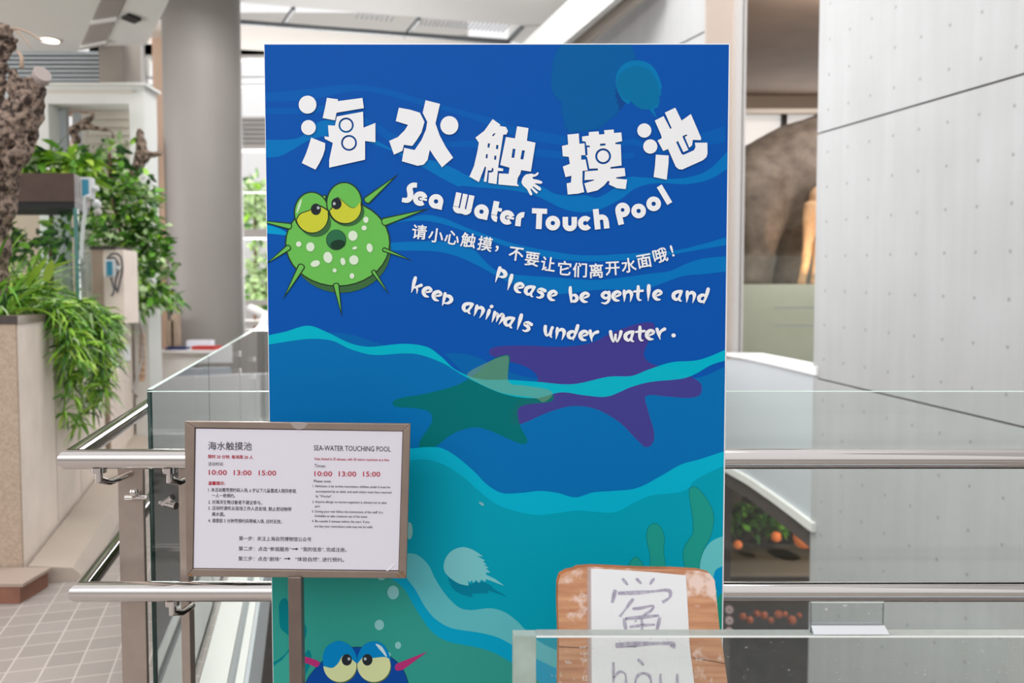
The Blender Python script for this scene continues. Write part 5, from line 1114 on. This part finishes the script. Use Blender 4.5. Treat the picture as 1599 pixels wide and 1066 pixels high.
# ------------------------------------------------------------------ RIGHT: animal models on the platform
def blob(name, lofts, material, vox, lab, cat, seed):
    """one continuous body: ellipse lofts fused by voxel remesh"""
    k = MB()
    for pts in lofts:
        n_ = 16; vs = []; N = len(pts)
        for i, (p, ra, rb_) in enumerate(pts):
            p = Vector(p); d = (Vector(pts[min(N-1, i+1)][0]) - Vector(pts[max(0, i-1)][0])).normalized()
            s1 = d.cross(Vector((0, 1, 0))); s1 = s1.normalized() if s1.length > .05 else Vector((0, 0, 1)); s2 = d.cross(s1).normalized()
            vs += [p + s1 * ra * math.cos(2*PI*j/n_) + s2 * rb_ * math.sin(2*PI*j/n_) for j in range(n_)]
        fs = [(i*n_+j, i*n_+(j+1)%n_, (i+1)*n_+(j+1)%n_, (i+1)*n_+j) for i in range(N-1) for j in range(n_)] + [tuple(range(n_-1, -1, -1)), tuple((N-1)*n_+j for j in range(n_))]
        k.add(vs, fs, material)
    o = k.build(name); r = o.modifiers.new('r', 'REMESH'); r.mode = 'VOXEL'; r.voxel_size = vox; s_ = o.modifiers.new('s', 'SMOOTH'); s_.iterations = 8; s_.factor = .6
    dg = bpy.context.evaluated_depsgraph_get(); m2 = bpy.data.meshes.new_from_object(o.evaluated_get(dg)); bpy.data.objects.remove(o)
    for v in m2.vertices: v.co += v.normal * (noise.noise(v.co * 2.2 + Vector((seed, 0, 0))) * .03 + noise.noise(v.co * 9) * .006)
    m2.materials.clear(); m2.materials.append(material); m2.polygons.foreach_set('use_smooth', [True] * len(m2.polygons))
    o2 = bpy.data.objects.new(name, m2); COL.objects.link(o2); return tag(o2, lab, cat)
ye = 12.4; zf_ = 1.66
def e3(px, py, dy=0): return at(px, py, ye + dy)
HIDE = mat('grey_hide', (96, 84, 76), .75, rgb2=(134, 122, 112), scale=5, bump=.35)
bp_ = [(e3(1134, 315), .30, .35), (e3(1150, 312), .60, .58), (e3(1185, 295), .68, .76), (e3(1235, 275), .74, .85), (e3(1300, 256), .80, .9), (e3(1370, 256), .80, .9), (e3(1430, 262), .72, .75), (e3(1470, 250), .6, .55)]
lg = lambda px, dy, top=310: [(e3(px, top, dy), .46, .40), (e3(px, top + 45, dy), .36, .33), (e3(px - 2, top + 85, dy), .25, .26), (Vector((e3(px, 0, dy).x, ye + dy, zf_ + .28)), .23, .24), (Vector((e3(px, 0, dy).x, ye + dy, zf_ + .01)), .27, .27)]
hd = [(e3(1470, 250), .55, .5), (e3(1520, 270), .5, .45), (e3(1560, 310), .36, .34), (e3(1590, 350), .22, .22)]
blob('elephant_model', [bp_, [(e3(1196, 250, -.42), .36, .30), (e3(1188, 290, -.5), .46, .36), (e3(1184, 330, -.5), .38, .34), (e3(1181, 370, -.48), .28, .28)], lg(1183, -.48), lg(1240, .50, 320), lg(1400, -.45), lg(1430, .45), hd, [(e3(1150, 290, -.2), .08, .08), (e3(1153, 340, -.3), .06, .06), (e3(1156, 388, -.3), .04, .04)]], HIDE, .05, 'huge grey brown elephant like animal model standing on the platform', 'animal model', 2.0)
TAN = mat('tan_fur', (184, 142, 104), .85, rgb2=(206, 170, 134), scale=6, bump=.2)
yt = 11.3
def t3(px, py, dy=0): return at(px, py, yt + dy)
tl = lambda px, dy: [(t3(px + 14, 318, dy), .13, .11), (t3(px + 7, 350, dy), .12, .10), (t3(px + 2, 385, dy), .075, .07), (t3(px - 1, 412, dy), .055, .055), (Vector((t3(px + 1, 0, dy).x, yt + dy, zf_ + .06)), .05, .05), (Vector((t3(px, 0, dy).x, yt + dy, zf_ + .01)), .07, .07)]
blob('tan_animal_model', [[(t3(1266, 312), .12, .10), (t3(1277, 312), .24, .2), (t3(1310, 318), .32, .26), (t3(1350, 320), .32, .26), (t3(1385, 315), .28, .22), (t3(1400, 300), .2, .16)], tl(1259, -.1), tl(1276, .12), tl(1372, -.1), tl(1384, .12), [(t3(1390, 310), .18, .14), (t3(1412, 275), .13, .1), (t3(1425, 245), .11, .09), (t3(1445, 248), .08, .07), (t3(1462, 258), .05, .05)]], TAN, .025, 'tan long legged animal model mostly hidden behind the concrete wall', 'animal model', 5.0)
def lamp(name, loc, target, power, col, size, lab):
    t = thing(name, lab, 'lamp', loc)
    k = MB(); d = (Vector(target) - Vector(loc)).normalized(); p = Vector(loc); k.tube([p - d * .12, p, p + d * .02], [.04, .055, .06], M['black'], 12); k.build('housing', t)
    l = bpy.data.lights.new(name, 'SPOT'); l.energy = power; l.color = col; l.spot_size = size; l.shadow_soft_size = .05; o = bpy.data.objects.new('bulb', l); COL.objects.link(o)
    o.location = p + d * .04; o.rotation_euler = d.to_track_quat('-Z', 'Y').to_euler()
    o.parent = t; o.matrix_parent_inverse = Matrix.Translation(t.location).inverted()
lamp('display_spotlight', (3.9, 10.6, 1.76), t3(1290, 330) + Vector((.0, .6, 0)), 26, (1, .66, .38), 1.1, 'small black display spotlight aimed at the tan animal from the platform edge')

# lower hall seen through the railing: planted display and lit cases
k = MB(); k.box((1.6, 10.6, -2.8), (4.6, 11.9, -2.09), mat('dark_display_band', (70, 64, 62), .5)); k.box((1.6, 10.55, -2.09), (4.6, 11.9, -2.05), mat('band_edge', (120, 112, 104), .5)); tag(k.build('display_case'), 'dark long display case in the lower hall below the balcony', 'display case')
leafcloud('display_planting', 'dim green planting with orange flowers in the lower hall', [(3.6, 11.5, -1.55), (2.9, 11.5, -1.55), (4.2, 11.5, -1.5)], [(.5, .3, .25), (.5, .3, .25), (.3, .3, .3)], 420, .16, [.6, 2, 4, 0, 0], 31)
lamp('hall_fill_spot', (4.2, 9.6, -.62), (3.4, 11.4, -2.0), 110, (1, .82, .62), 1.9, 'added fill spotlight under the balcony edge brightening the lower hall planting')  # lamp added to lift the dark lower hall
ORG = mat('orange_glow', (206, 112, 60), .6, emit=.28)
for i, (px_, py_, r, lab) in enumerate(((1212, 838, .07, 'round orange lamp amid the planting of the lower hall'), (1255, 840, .14, 'large orange lamp beside the concrete wall in the lower hall'), (1152, 850, .06, 'small orange lamp at left of the lower hall planting'))):
    p = at(px_, py_, 10.9); k = MB(); k.ball(p, r, ORG); tag(k.build('orange_lamp', smooth=3), lab, 'lamp')
k = MB()
for i in range(9): k.ball(at(1160 + 11 * i, 962 + 6 * math.sin(i * 2), 10.4), .045 + .035 * math.sin(i * 3.1), mat('orange_exhibit', (160, 84, 54), .6, emit=.12), 10)
tag(k.build('orange_exhibit', smooth=3), 'row of dim orange glowing forms at the foot of the lower hall', 'exhibit', None, 'stuff')
for i, py_ in enumerate((951, 968, 985)):
    p = at(1138.5, py_, 9.6); k = MB(); k.tube([p, p + Vector((0, -.02, 0))], .045, mat('pale_badge', (206, 178, 176), .6), 16); k.tube([p + Vector((0, -.021, 0)), p + Vector((0, -.024, 0))], .018, mat('grey_badge', (150, 136, 134), .6), 12)
    tag(k.build('round_badge'), ('top', 'middle', 'bottom')[i] + ' one of three pale round plates in a column just right of the wooden board', 'plate', 'pale round plates in the lower hall')
k = MB(); k.box((X(1132, 9.65), 9.65, -4.495), (X(1146, 9.65), 9.7, -.47), mat('dark_panel', (84, 76, 74), .6)); tag(k.build('panel_post'), 'dark narrow post carrying the pale round plates in the lower hall', 'post')
